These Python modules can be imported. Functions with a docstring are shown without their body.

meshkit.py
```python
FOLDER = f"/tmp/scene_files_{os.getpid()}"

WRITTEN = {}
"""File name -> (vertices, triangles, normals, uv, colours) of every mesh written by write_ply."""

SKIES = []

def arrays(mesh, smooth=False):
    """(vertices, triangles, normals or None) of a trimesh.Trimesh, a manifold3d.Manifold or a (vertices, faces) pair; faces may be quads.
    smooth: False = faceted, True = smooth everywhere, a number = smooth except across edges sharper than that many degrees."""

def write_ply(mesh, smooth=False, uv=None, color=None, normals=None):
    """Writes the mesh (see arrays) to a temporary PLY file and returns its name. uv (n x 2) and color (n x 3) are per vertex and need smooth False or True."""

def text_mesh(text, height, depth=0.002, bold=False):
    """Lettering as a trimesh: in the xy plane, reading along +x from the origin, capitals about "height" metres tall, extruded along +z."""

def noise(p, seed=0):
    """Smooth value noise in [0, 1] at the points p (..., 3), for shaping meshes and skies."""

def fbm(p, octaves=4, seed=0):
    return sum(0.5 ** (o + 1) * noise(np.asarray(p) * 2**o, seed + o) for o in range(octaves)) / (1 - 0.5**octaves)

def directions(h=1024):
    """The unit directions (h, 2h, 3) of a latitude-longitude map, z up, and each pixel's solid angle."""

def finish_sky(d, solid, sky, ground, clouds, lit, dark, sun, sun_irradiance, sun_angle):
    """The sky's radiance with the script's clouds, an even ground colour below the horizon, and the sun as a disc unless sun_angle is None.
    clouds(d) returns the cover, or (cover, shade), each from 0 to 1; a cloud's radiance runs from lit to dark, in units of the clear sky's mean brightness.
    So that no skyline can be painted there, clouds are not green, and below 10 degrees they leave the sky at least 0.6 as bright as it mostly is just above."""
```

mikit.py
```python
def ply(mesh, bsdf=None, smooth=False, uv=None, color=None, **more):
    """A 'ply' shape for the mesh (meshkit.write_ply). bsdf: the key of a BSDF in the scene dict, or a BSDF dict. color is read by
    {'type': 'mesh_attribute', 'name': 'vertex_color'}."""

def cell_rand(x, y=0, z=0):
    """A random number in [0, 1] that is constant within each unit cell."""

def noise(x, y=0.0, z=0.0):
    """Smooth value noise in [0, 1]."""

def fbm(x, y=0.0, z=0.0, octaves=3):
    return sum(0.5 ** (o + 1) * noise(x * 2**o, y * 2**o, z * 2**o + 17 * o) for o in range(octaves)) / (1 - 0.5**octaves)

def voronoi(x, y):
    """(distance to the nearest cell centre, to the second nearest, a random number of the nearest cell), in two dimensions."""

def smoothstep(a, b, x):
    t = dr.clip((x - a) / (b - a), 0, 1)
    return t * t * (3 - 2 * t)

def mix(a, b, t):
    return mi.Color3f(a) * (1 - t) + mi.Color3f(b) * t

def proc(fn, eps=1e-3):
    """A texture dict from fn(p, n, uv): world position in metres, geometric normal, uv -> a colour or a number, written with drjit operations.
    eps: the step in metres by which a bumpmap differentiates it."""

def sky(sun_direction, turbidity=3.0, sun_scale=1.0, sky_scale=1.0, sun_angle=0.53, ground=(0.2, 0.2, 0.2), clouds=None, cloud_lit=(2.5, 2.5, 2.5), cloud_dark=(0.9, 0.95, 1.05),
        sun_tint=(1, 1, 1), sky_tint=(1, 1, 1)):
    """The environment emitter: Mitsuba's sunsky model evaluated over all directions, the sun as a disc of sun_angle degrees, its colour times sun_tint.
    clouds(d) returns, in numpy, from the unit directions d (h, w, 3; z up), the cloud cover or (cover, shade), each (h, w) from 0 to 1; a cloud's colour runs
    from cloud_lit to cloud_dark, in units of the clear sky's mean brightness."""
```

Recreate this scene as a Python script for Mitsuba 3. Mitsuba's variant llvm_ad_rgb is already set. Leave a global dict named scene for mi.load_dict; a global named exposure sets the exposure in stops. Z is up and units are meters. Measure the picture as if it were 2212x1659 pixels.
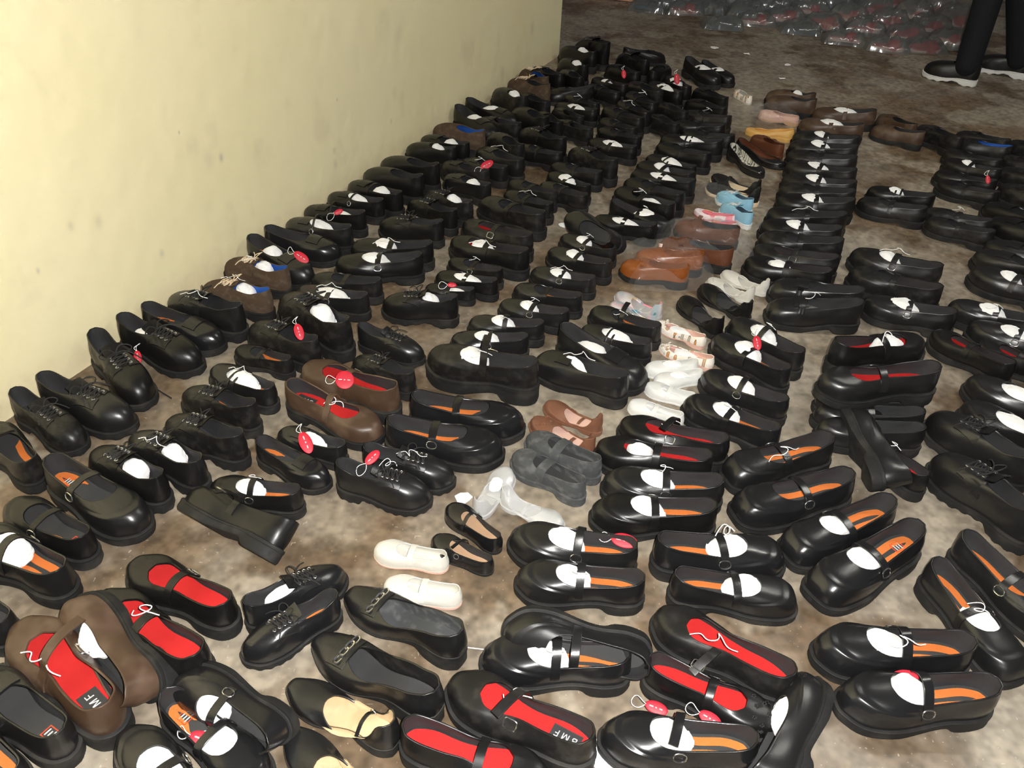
import math, random
import numpy as np, trimesh
import mitsuba as mi, drjit as dr
import mikit, meshkit
from mikit import proc, noise, fbm, voronoi, smoothstep, mix
from scipy.interpolate import CubicSpline, LinearNDInterpolator

T = mi.ScalarTransform4f
scene, labels = {}, {}
rng = random.Random(7)

# ------------------------------------------------------------------ camera, light, exposure
CAM_H, PITCH, ROLL, FOCAL = 1.385, math.radians(37.0), math.radians(2.6), 1850.0
fw = np.array([0, math.cos(PITCH), -math.sin(PITCH)])
rt0, up0 = np.array([1.0, 0, 0]), np.array([0, math.sin(PITCH), math.cos(PITCH)])
up = up0 * math.cos(ROLL) - rt0 * math.sin(ROLL)
cam = np.array([0, 0, CAM_H])
scene['camera'] = {'type': 'perspective', 'fov_axis': 'x', 'fov': math.degrees(2 * math.atan(1106.0 / FOCAL)),
                   'near_clip': 0.05, 'far_clip': 60.0,
                   'to_world': T().look_at(origin=cam.tolist(), target=(cam + fw).tolist(), up=up.tolist())}
exposure = 0.0
# the flash of the compact camera, beside and above its lens, lights the room
FLASH = cam + np.array([0.055, 0.0, 0.045])
scene['camera_flash'] = {'type': 'point', 'position': FLASH.tolist(), 'intensity': {'type': 'rgb', 'value': [21.0, 20.6, 19.5]}}
# weak light of the room itself, from everywhere
scene['room_light'] = {'type': 'constant', 'radiance': {'type': 'rgb', 'value': [0.070, 0.067, 0.062]}}
SCUFFS = [(np.float64(2.4), np.float64(0.364), 0.008, 0.55), (np.float64(2.27), np.float64(0.487), 0.003, 0.6), (np.float64(2.352), np.float64(0.377), 0.02, 0.2), (np.float64(2.909), np.float64(0.142), 0.012, 0.3), (np.float64(2.909), np.float64(0.194), 0.008, 0.25), (np.float64(1.97), np.float64(0.358), 0.012, 0.3), (np.float64(1.896), np.float64(0.383), 0.008, 0.3), (np.float64(2.13), np.float64(0.186), 0.008, 0.35), (np.float64(1.785), np.float64(0.317), 0.005, 0.4), (np.float64(2.948), np.float64(0.363), 0.004, 0.4), (np.float64(3.26), np.float64(0.179), 0.006, 0.3), (np.float64(4.183), np.float64(0.099), 0.02, 0.3), (np.float64(4.495), np.float64(0.232), 0.02, 0.25), (np.float64(3.331), np.float64(0.493), 0.025, 0.15)]
# ------------------------------------------------------------------ materials
def rgb(*c): return {'type': 'rgb', 'value': list(c)}
def mat(name, col, rough=0.5, metal=0.0, spec=0.5, **more):
    scene[name] = {'type': 'twosided', 'b': {'type': 'principled', 'base_color': col if isinstance(col, dict) else rgb(*col),
                   'roughness': rough, 'metallic': metal, 'specular': spec, **more}}
    return name

def dusty(base, dust, k, scale=38.0):
    def fn(p, n, uv):
        a = fbm(p.x * scale, p.y * scale, p.z * scale, 3)
        return mix(base, dust, k * smoothstep(0.42, 0.75, a))
    return proc(fn)

def floor_col(p, n, uv):
    a = fbm(p.x * 2.3 + 3, p.y * 2.3, 0.0, 4)
    b = fbm(p.x * 9.0, p.y * 9.0 + 5, 0.0, 4)
    c = fbm(p.x * 60.0, p.y * 60.0, 0.0, 2)
    col = mix([0.225, 0.165, 0.115], [0.33, 0.285, 0.235], smoothstep(0.35, 0.65, a))
    col = mix(col, [0.14, 0.095, 0.06], 0.85 * smoothstep(0.50, 0.64, fbm(p.x * 5.0, p.y * 5.0 + 5, 0.0, 6)))
    col = mix(col, [0.36, 0.33, 0.29], 0.5 * smoothstep(0.5, 0.75, fbm(p.x * 6.0 + 9, p.y * 6.0, 2.0, 4)))
    col = mix(col, [0.09, 0.075, 0.06], 0.45 * smoothstep(0.56, 0.76, fbm(p.x * 17.0, p.y * 17.0, 7.0, 4)))
    col = mix(col, [0.46, 0.42, 0.36], 0.6 * smoothstep(0.50, 0.60, fbm(p.x * 4.1 + 4, p.y * 4.1, 5.0, 6)))
    col = mix(col, [0.85, 0.80, 0.72], 0.3 * smoothstep(0.93, 0.97, noise(p.x * 170.0, p.y * 170.0, 3.0)))
    return col * (0.45 + 0.56 * c) * mi.Color3f(1.03, 0.99, 0.92)

def wall_col(p, n, uv):
    a = fbm(p.x * 3.0 + p.y * 3.0, p.z * 3.0, 1.0, 4)
    b = fbm((p.x + p.y) * 28.0, p.z * 28.0, 4.0, 3)
    col = mix([0.87, 0.775, 0.465], [0.90, 0.815, 0.525], a)
    s = smoothstep(0.60, 0.85, fbm((p.x + p.y) * 7.0, p.z * 7.0, 9.0, 4))
    col = mix(col, [0.62, 0.54, 0.34], 0.25 * s)
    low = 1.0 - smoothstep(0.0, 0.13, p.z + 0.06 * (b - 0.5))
    for x_, y_, r_, k_ in SCUFFS:
        d2 = dr.square((p.y - x_) / r_) + dr.square((p.z - y_) / (r_ * 1.6))
        col = mix(col, [0.42, 0.38, 0.30], k_ * dr.exp(-d2))
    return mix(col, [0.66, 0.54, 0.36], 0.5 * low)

def wall_bump(p, n, uv): return fbm((p.x + p.y) * 14.0, p.z * 14.0, 0.0, 4)
def floor_bump(p, n, uv): return fbm(p.x * 25.0, p.y * 25.0, 0.0, 3)
def suede_bump(p, n, uv): return noise(p.x * 900.0, p.y * 900.0, p.z * 900.0)
def leather_bump(p, n, uv): return fbm(p.x * 60.0, p.y * 60.0, p.z * 60.0, 3)

scene['m_floor'] = {'type': 'bumpmap', 't': proc(floor_bump, 2e-3), 'scale': 0.0022,
                    'b': {'type': 'principled', 'base_color': proc(floor_col), 'roughness': 0.42, 'specular': 0.35}}
scene['m_wall'] = {'type': 'bumpmap', 't': proc(wall_bump, 2e-3), 'scale': 0.0035,
                   'b': {'type': 'principled', 'base_color': proc(wall_col), 'roughness': 0.5, 'specular': 0.3}}
mat('m_leather', (0.009, 0.009, 0.0095), 0.33, 0, 0.65)
mat('m_gloss', (0.010, 0.010, 0.011), 0.24, 0, 0.6)
mat('m_satin', (0.0062, 0.0061, 0.0062), 0.35, 0, 0.46)
mat('m_dusty', dusty([0.0095, 0.0090, 0.0088], [0.025, 0.0230, 0.0212], 0.7, 55.0), 0.38, 0, 0.42)
mat('m_patent', (0.008, 0.008, 0.009), 0.12, 0, 0.6)
mat('m_sole', dusty([0.012, 0.012, 0.012], [0.032, 0.030, 0.027], 0.8, 25.0), 0.68, 0, 0.3)
mat('m_lining', (0.036, 0.036, 0.038), 0.7, 0, 0.3)
mat('m_insole', (0.044, 0.044, 0.045), 0.75, 0, 0.25)
mat('m_brown', dusty([0.060, 0.034, 0.021], [0.13, 0.085, 0.06], 0.7, 22.0), 0.42, 0, 0.45)
mat('m_suede', dusty([0.075, 0.050, 0.034], [0.12, 0.085, 0.06], 0.8, 60.0), 0.85, 0, 0.15)
mat('m_red', (0.52, 0.022, 0.022), 0.8, 0, 0.2)
mat('m_orange', (0.62, 0.17, 0.042), 0.7, 0, 0.2)
mat('m_logo', (0.70, 0.06, 0.02), 0.6)
mat('m_label', (0.03, 0.03, 0.032), 0.6)
mat('m_print', (0.55, 0.55, 0.55), 0.6)
mat('m_paper', (0.86, 0.86, 0.86), 0.9, 0, 0.2)
mat('m_string', (0.80, 0.80, 0.79), 0.6)
mat('m_metal', (0.75, 0.75, 0.75), 0.22, 1.0)
mat('m_lace', (0.014, 0.014, 0.014), 0.75)
mat('m_tag', (0.50, 0.012, 0.03), 0.45, 0, 0.3)
mat('m_tagprint', (0.60, 0.32, 0.34), 0.5)
mat('m_tan', (0.46, 0.29, 0.18), 0.6)
mat('m_cream', (0.70, 0.56, 0.38), 0.7)
mat('m_tancream', dusty([0.56, 0.42, 0.25], [0.46, 0.31, 0.16], 0.7, 30.0), 0.75)
mat('m_white', (0.58, 0.565, 0.515), 0.5)
mat('m_whiteplain', (0.66, 0.66, 0.64), 0.6)
mat('m_blush', (0.62, 0.40, 0.33), 0.6)
mat('m_blue', (0.020, 0.10, 0.42), 0.7)
mat('m_grey', dusty([0.060, 0.063, 0.066], [0.12, 0.12, 0.12], 0.8, 60.0), 0.8, 0, 0.2)
mat('m_greystitch', (0.45, 0.45, 0.45), 0.7)
mat('m_caramel', (0.235, 0.066, 0.013), 0.32, 0, 0.5)
mat('m_cognac', (0.115, 0.040, 0.020), 0.35, 0, 0.5)
mat('m_yellow', (0.66, 0.38, 0.11), 0.5)
mat('m_choc', (0.17, 0.075, 0.045), 0.28, 0, 0.55)
mat('m_skyblue', (0.26, 0.50, 0.66), 0.5)
mat('m_slate', (0.085, 0.13, 0.19), 0.6)
mat('m_pink', (0.72, 0.25, 0.30), 0.6)
mat('m_slipperred', (0.42, 0.06, 0.065), 0.5)
mat('m_blushsole', (0.68, 0.50, 0.46), 0.6)
mat('m_card', (0.62, 0.33, 0.22), 0.85, 0, 0.2)
mat('m_trousers', (0.010, 0.011, 0.014), 0.85, 0, 0.2)
mat('m_skin', (0.42, 0.24, 0.16), 0.5)
mat('m_sweater', (0.03, 0.03, 0.035), 0.9, 0, 0.2)
def prints(p, n, uv):
    f, s, w = voronoi(p.x * 62.0, p.y * 62.0)
    k = 1.0 - smoothstep(0.26, 0.30, f)
    e = 1.0 - smoothstep(0.20, 0.24, f)
    col = mix([0.80, 0.74, 0.66], [0.13, 0.11, 0.08], k)
    return mix(col, mix([0.62, 0.25, 0.07], [0.45, 0.42, 0.33], w), e)
mat('m_print_spots', proc(prints), 0.6)
def patches(p, n, uv):
    f, s, w = voronoi(p.x * 45.0 + 3, p.y * 45.0)
    col = mix([0.82, 0.28, 0.36], [0.82, 0.72, 0.74], smoothstep(0.45, 0.55, w))
    col = mix(col, [0.10, 0.35, 0.50], 1.0 - smoothstep(0.16, 0.2, w))
    return mix(col, [0.75, 0.50, 0.20], smoothstep(0.86, 0.9, w))
mat('m_print_pink', proc(patches), 0.55)
def cracks(p, n, uv):
    f, s, w = voronoi(p.x * 75.0, p.y * 75.0)
    return mix([0.02, 0.02, 0.02], [0.62, 0.60, 0.52], smoothstep(0.10, 0.2, s - f))
mat('m_mosaic', proc(cracks), 0.5)
# clear plastic film: thin sheets that let light through and glint
for nm_, op_, col_, ro_ in (('m_film', 0.075, (0.55, 0.57, 0.58), 0.13), ('m_bag', 0.42, (0.16, 0.17, 0.17), 0.11), ('m_jelly', 0.55, (0.60, 0.60, 0.60), 0.2)):
    scene[nm_] = {'type': 'mask', 'opacity': op_, 'b': {'type': 'twosided', 'b': {'type': 'principled', 'base_color': rgb(*col_), 'roughness': ro_, 'specular': 1.0, 'clearcoat': 1.0, 'clearcoat_gloss': 0.9}}}
# ------------------------------------------------------------------ shoe builder (heel at x = 0, toe at x = L, y across, z up; metres)
L0 = 0.26
def spline(pts, n, closed_dirs=True):
    p = np.asarray(pts, float)
    d = np.r_[0, np.cumsum(np.linalg.norm(np.diff(p, axis=0), axis=1) ** 0.75)]
    bc = ((1, np.array([0, 0.5, 0])[:p.shape[1]]), (1, np.array([0, -0.5, 0])[:p.shape[1]])) if closed_dirs else 'natural'
    cs = CubicSpline(d / d[-1], p, bc_type=bc)
    q = cs(np.linspace(0, 1, 400))
    a = np.r_[0, np.cumsum(np.linalg.norm(np.diff(q[:, :2], axis=0), axis=1))]
    return np.stack([np.interp(np.linspace(0, a[-1], n), a, q[:, k]) for k in range(p.shape[1])], 1)

def ring(half_l, half_r):
    """closed ring from two halves, both heel to toe: 2N points, index k on the left and 2N - k on the right"""
    return np.vstack([half_l, half_r[-2:0:-1]])

def quads(nu, nv, wrap=True, off=0, flip=False):
    i, j = np.meshgrid(np.arange(nu if wrap else nu - 1), np.arange(nv - 1), indexing='ij')
    a, b = i * nv + j, ((i + 1) % nu) * nv + j
    q = np.stack([a, a + 1, b + 1, b] if not flip else [a, b, b + 1, a + 1], -1).reshape(-1, 4) + off
    return np.vstack([q[:, [0, 1, 2]], q[:, [0, 2, 3]]])

def cap(n2, idx=None, up_side=True):
    """strip between both halves of a ring of n2 = 2N points"""
    N = n2 // 2
    f = []
    for k in range(N):
        l0, l1, r0, r1 = k, k + 1, (n2 - k) % n2, n2 - k - 1
        f += [[l0, r0, r1], [l0, r1, l1]]
    f = np.array([t for t in f if len(set(t)) == 3])
    return f if not up_side else f[:, ::1]

def mesh_of(v, f): return trimesh.Trimesh(np.asarray(v, float), np.asarray(f), process=False)
def join(ms): return trimesh.util.concatenate(ms)

def sweep(path, prof, closed=False, wdir=None):
    """a profile (k x 2: along side, along normal) swept along path; wdir fixes the side direction"""
    p = np.asarray(path, float); n = len(p)
    t = (np.roll(p, -1, 0) - np.roll(p, 1, 0)) if closed else np.gradient(p, axis=0)
    t /= np.linalg.norm(t, axis=1, keepdims=True) + 1e-12
    if wdir is None:
        ref = np.tile([0, 0, 1.0], (n, 1)); ref[np.abs(t[:, 2]) > 0.9] = [1.0, 0, 0]
        s = np.cross(t, ref)
    else:
        s = np.asarray(wdir, float) - t * (t @ np.asarray(wdir, float))[:, None]
    s /= np.linalg.norm(s, axis=1, keepdims=True) + 1e-12
    nn = np.cross(s, t)
    pr = np.asarray(prof, float); k = len(pr)
    v = p[:, None] + s[:, None] * pr[None, :, :1] + nn[:, None] * pr[None, :, 1:]
    f = []
    m = n if closed else n - 1
    for i in range(m):
        for j in range(k):
            a, b, c, d = i * k + j, i * k + (j + 1) % k, ((i + 1) % n) * k + (j + 1) % k, ((i + 1) % n) * k + j
            f += [[a, b, c], [a, c, d]]
    if not closed:
        for j in range(1, k - 1):
            f += [[0, j + 1, j], [(n - 1) * k, (n - 1) * k + j, (n - 1) * k + j + 1]]
    m_ = mesh_of(v.reshape(-1, 3), f)
    return m_
def circ(r, k=6): a = np.arange(k) * 2 * np.pi / k; return np.stack([r * np.cos(a), r * np.sin(a)], 1)
def tube(path, r, k=5, closed=False): return sweep(path, circ(r, k), closed)
def smooth_path(pts, n):
    p = np.asarray(pts, float); d = np.r_[0, np.cumsum(np.linalg.norm(np.diff(p, axis=0), axis=1))]
    return CubicSpline(d / d[-1], p, bc_type='natural')(np.linspace(0, 1, n))
def flat(w, th):
    return [(-w / 2, 0), (-w / 2 + th * .4, th), (w / 2 - th * .4, th), (w / 2, 0)]

TOES = {  # outer (lateral) and inner half outlines, in units of L0
    'round':  ([(0, 0), (.010, .045), (.045, .088), (.10, .116), (.2, .135), (.36, .14), (.52, .165), (.66, .185), (.78, .180), (.89, .145), (.965, .085), (1, .0)],
               [(0, 0), (.010, .045), (.045, .087), (.10, .112), (.2, .128), (.36, .118), (.52, .135), (.66, .165), (.78, .170), (.89, .142), (.965, .085), (1, .0)]),
    'square': ([(0, 0), (.010, .050), (.04, .092), (.10, .120), (.2, .138), (.36, .142), (.52, .165), (.66, .183), (.80, .178), (.91, .155), (.975, .11), (1, .0)],
               [(0, 0), (.010, .050), (.04, .090), (.10, .116), (.2, .128), (.36, .12), (.52, .135), (.66, .162), (.80, .166), (.91, .15), (.975, .11), (1, .0)]),
    'narrow': ([(0, 0), (.015, .06), (.08, .10), (.2, .112), (.36, .108), (.52, .135), (.66, .155), (.78, .145), (.89, .108), (.965, .065), (1, .0)],
               [(0, 0), (.015, .06), (.08, .10), (.2, .108), (.36, .095), (.52, .118), (.66, .145), (.78, .142), (.89, .108), (.965, .065), (1, .0)]),
}
# rim: heel to throat as (x, y, height above the sole) in units of L0
def _rim(xh, zh, yq, zq, xs, ys, zs, xt, zt):
    """heel (xh, zh), quarter width yq and its lowest height zq, from xs on (half width ys, height zs) an elliptic throat up to (xt, zt)"""
    p = [(xh, 0, zh), (xh + .010, .034, zh - .001), (xh + .034, yq * .66, zh - .006), (xh + .075, yq * .87, zh - .014), (xh + .15, yq * .97, (zh + zq * 2) / 3), ((xh + xs) / 2 + .04, (yq + ys) / 2, zq)]
    for a in (0, 22, 45, 66, 82, 90):
        c, q = math.cos(math.radians(a)), math.sin(math.radians(a))
        p.append((xs + (xt - xs) * q, ys * c ** .9 if a < 90 else 0, zs + (zt - zs) * q))
    return p
# rim: heel to throat as (x, y, height above the sole) in units of L0
RIMS = {
    'mj':   _rim(.025, .20, .094, .150, .56, .105, .158, .69, .185),
    'mjr':  [(.025, 0, .195), (.035, .034, .194), (.06, .064, .188), (.10, .082, .178), (.2, .089, .158), (.34, .084, .148), (.46, .073, .152), (.55, .081, .148), (.63, .094, .146), (.70, .080, .149), (.738, .048, .153), (.752, 0, .155)],
    'ox':   _rim(.02, .25, .090, .190, .38, .090, .205, .515, .245),
    'lo':   _rim(.02, .215, .094, .165, .44, .098, .172, .60, .205),
    'pump': _rim(.015, .16, .090, .100, .64, .108, .094, .81, .105),
    'boot': _rim(.0, .36, .086, .335, .28, .085, .335, .45, .33),
    'dorsay': _rim(.02, .235, .090, .012, .46, .125, .010, .63, .115),
    'court': _rim(.015, .19, .092, .125, .50, .105, .125, .675, .15),
    'clog': _rim(.03, .13, .098, .110, .48, .105, .125, .645, .17),
}
STYLES = {
    'mj':   dict(toe='round', rim='mj', heel=.030, fore=.021, box=.15, ridge=1),
    'mjs':  dict(toe='square', rim='mj', heel=.032, fore=.020, box=.145, ridge=1),
    'mjp':  dict(toe='round', rim='mj', heel=.046, fore=.036, box=.15, ridge=1),
    'mjr':  dict(toe='round', rim='mjr', heel=.034, fore=.022, box=.145, ridge=0),
    'ox':   dict(toe='round', rim='ox', heel=.033, fore=.022, box=.165, ridge=0, lug=1),
    'lo':   dict(toe='round', rim='lo', heel=.031, fore=.020, box=.15, ridge=1),
    'los':  dict(toe='square', rim='lo', heel=.032, fore=.018, box=.14, ridge=1),
    'pump': dict(toe='narrow', rim='pump', heel=.024, fore=.007, box=.115, ridge=0),
    'boot': dict(toe='round', rim='boot', heel=.030, fore=.020, box=.17, ridge=0),
    'clog': dict(toe='round', rim='clog', heel=.022, fore=.015, box=.16, ridge=0),
    'dorsay': dict(toe='narrow', rim='dorsay', heel=.030, fore=.008, box=.125, ridge=0),
    'sandal': dict(toe='round', rim='dorsay', heel=.020, fore=.014, box=.14, ridge=0),
    'court': dict(toe='narrow', rim='court', heel=.038, fore=.008, box=.115, ridge=0),
    'kid':  dict(toe='round', rim='mj', heel=.014, fore=.010, box=.17, ridge=0),
}
_last = {}
class Last:
    """all the surfaces of one style and side"""
    def __init__(self, style, side, lod):
        s = dict(STYLES[style]); self.s = s; self.style = style; self.bed = .008 if style in ('mj', 'mjs', 'mjp', 'mjr', 'lo', 'los') else .003 if style == 'ox' else 0.0
        N, M = ((46, 18), (30, 12), (20, 9))[lod]
        self.N, self.M, self.lod = N, M, lod
        o, i = (np.array(h) * L0 for h in TOES[s['toe']])
        hl, hr = (o, i * [1, -1]) if side > 0 else (i, o * [1, -1])
        fl = lambda h: spline(h, N + 1)
        L_ = fl(hl); R_ = fl(hr * [1, -1]) * [1, -1]
        self.out = ring(L_, R_)                                    # sole outline (2N x 2)
        n2 = 2 * N; self.n2 = n2
        self.nrm = self._normals(self.out)
        welt = .005 if s['fore'] > .012 else .001
        self.feather = self.out - self.nrm * welt
        x = lambda p: p[:, 0] / L0
        self.zs_fn = lambda u: s['fore'] + (s['heel'] - s['fore']) * (1 - np.clip((np.asarray(u) - .22) / .38, 0, 1) ** 2 * (3 - 2 * np.clip((np.asarray(u) - .22) / .38, 0, 1))) + .006 * np.clip((np.asarray(u) - .8) / .2, 0, 1) ** 2
        r = np.array(RIMS[s['rim']]) * L0 * [1, 1.04, 1.1]
        rl = spline(r, N + 1); rr = rl * [1, -1, 1]
        rim = ring(rl, rr); base = self.zs_fn(np.clip(rim[:, 0] / L0, 0, 1)); rim[:, 2] += base
        self.rim = rim
        self.zb0 = self.zs_fn(x(self.feather))
        # outer surface
        v = np.linspace(0, 1, M)
        h = rim[:, 2] - self.zb0
        t = np.r_[np.arange(N + 1), np.arange(N - 1, 0, -1)] / N
        w = np.clip((t - .52) / .28, 0, 1); w = w * w * (3 - 2 * w)
        B = np.c_[self.feather, self.zb0]; self.t = t
        k1 = (.50 * h) * (1 - w) + (s['box'] * L0 * 1.1) * w
        bul = .0045 * (1 - w) + .003 * w
        P1 = B + np.c_[self.nrm * bul[:, None], k1]
        m = .35 * (1 - w) + .60 * w
        P2 = rim.copy(); P2[:, :2] += (self.feather - rim[:, :2]) * m[:, None]; P2[:, 2] -= (.30 * h) * (1 - w) + (.10 * L0 * .25) * w
        v_ = v[None, :, None]
        self.S = (1 - v_) ** 3 * B[:, None] + 3 * (1 - v_) ** 2 * v_ * P1[:, None] + 3 * (1 - v_) * v_ ** 2 * P2[:, None] + v_ ** 3 * rim[:, None]
        nr = self._grid_normals(self.S)
        if s['ridge'] and lod < 2:
            g = np.exp(-((v - .50) / .055) ** 2)[None, :] * w[:, None] * .0017
            g -= np.exp(-((v - .60) / .05) ** 2)[None, :] * w[:, None] * .0012
            self.S = self.S + nr * g[..., None]
        q = self.S * 34
        self.S = self.S + nr * ((meshkit.noise(q, 3 + int(side > 0)) - .5) * .0022 * (v * (1 - v) * 4)[None, :])[..., None]
        self.nr = self._grid_normals(self.S)
    def _normals(self, p):
        t = np.roll(p, -1, 0) - np.roll(p, 1, 0)
        n = np.stack([t[:, 1], -t[:, 0]], 1); n /= np.linalg.norm(n, axis=1, keepdims=True) + 1e-12
        c = p.mean(0)
        return n * np.sign(((p - c) * n).sum(1).mean())
    def _grid_normals(self, S):
        a = np.roll(S, -1, 0) - np.roll(S, 1, 0); b = np.gradient(S, axis=1)
        n = np.cross(a, b); n /= np.linalg.norm(n, axis=2, keepdims=True) + 1e-12
        if (n[:, 1, :2] * self.nrm).sum() < 0: n = -n
        return n
    def upper(self):
        n2, M = self.n2, self.M
        lip = [self.S, (self.S[:, -1] + self.nr[:, -1] * -.0012 + [0, 0, .0014])[:, None], (self.S[:, -1] - self.nr[:, -1] * .003)[:, None]]
        G = np.concatenate(lip, 1)
        return mesh_of(G.reshape(-1, 3), quads(n2, M + 2, True, flip=True))
    def lining(self):
        n2, M = self.n2, self.M
        js = np.linspace(M - 1, 1, 7 if self.lod < 2 else 5).astype(int)
        G = self.S[:, js] - self.nr[:, js] * .0033
        low = np.c_[self.feather - self.nrm * .004, self.zb0 + .001][:, None]
        G = np.concatenate([G, low], 1)
        return mesh_of(G.reshape(-1, 3), quads(n2, G.shape[1], True, flip=True))
    def sole(self):
        s = self.s; u = self.out[:, 0] / L0
        top = self.zs_fn(u)
        blk = 1 / (1 + np.exp(-(u - .30) / .012)) if s['heel'] > .018 else 0 * u
        arch = blk * np.clip((.62 - u) / .30, 0, 1) ** 1.0 * (.45 * s['heel'])
        zb = np.minimum(arch, top - .006) + .006 * np.clip((u - .82) / .18, 0, 1) ** 2 * (s['fore'] > .012)
        if s.get('lug') and self.lod < 2:
            zb = zb + .0035 * (np.arange(self.n2) % 4 < 2)
        th = top - zb
        o, n = self.out, self.nrm
        lev = [(-.008, top + .0004), (-.0012, top), (.0002, top - .0012), (.0002, top - .22 * th), (-.0012, top - .27 * th), (-.0006, top - .33 * th), (-.0004, zb + .12 * th + .001), (-.0024, zb)]
        if self.lod == 2: lev = [lev[1], lev[3], lev[-1]]
        G = np.stack([np.c_[o + n * d, z] for d, z in lev], 1)
        k = len(lev)
        f = quads(self.n2, k, True)
        bot = cap(self.n2) * k + (k - 1)
        topc = (cap(self.n2) * k)[:, ::-1]
        m = mesh_of(G.reshape(-1, 3), np.vstack([f, bot, topc]))
        m.fix_normals(); return m
    def insole(self):
        p = self.feather - self.nrm * .005
        z = self.zs_fn(p[:, 0] / L0) + .0045 + self.bed
        v = np.vstack([np.c_[p, z], np.c_[p, z - .003 - self.bed]])
        f = np.vstack([cap(self.n2), quads_rings(self.n2)])
        m = mesh_of(v, f)
        if m.face_normals[0][2] < 0: pass
        return m
    def band(self, d0, d1, a, b, lift=.0056):
        """a flat band on the insole, between two insets, from index fraction a (left, negative = right side) to b round the heel"""
        N = self.N
        idx = [k % self.n2 for k in range(int(round(a * N)), int(round(b * N)) + 1)]
        f = self.feather - self.nrm * .005
        c = np.array([.42 * L0, 0])
        tp = np.clip(np.minimum(np.arange(len(idx)), np.arange(len(idx))[::-1]) / 3.0, 0.15, 1)[:, None]
        p0 = f[idx] - self.nrm[idx] * d0; p1 = f[idx] - self.nrm[idx] * (d0 + (d1 - d0) * tp)
        z = lambda q: np.c_[q, self.zs_fn(np.clip(q[:, 0] / L0, 0, 1)) + lift + self.bed]
        G = np.stack([z(p0) - [0, 0, .0008], z(p0), z(p1), z(p1) - [0, 0, .0008]], 1)
        return mesh_of(G.reshape(-1, 3), quads(len(idx), 4, False))
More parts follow.
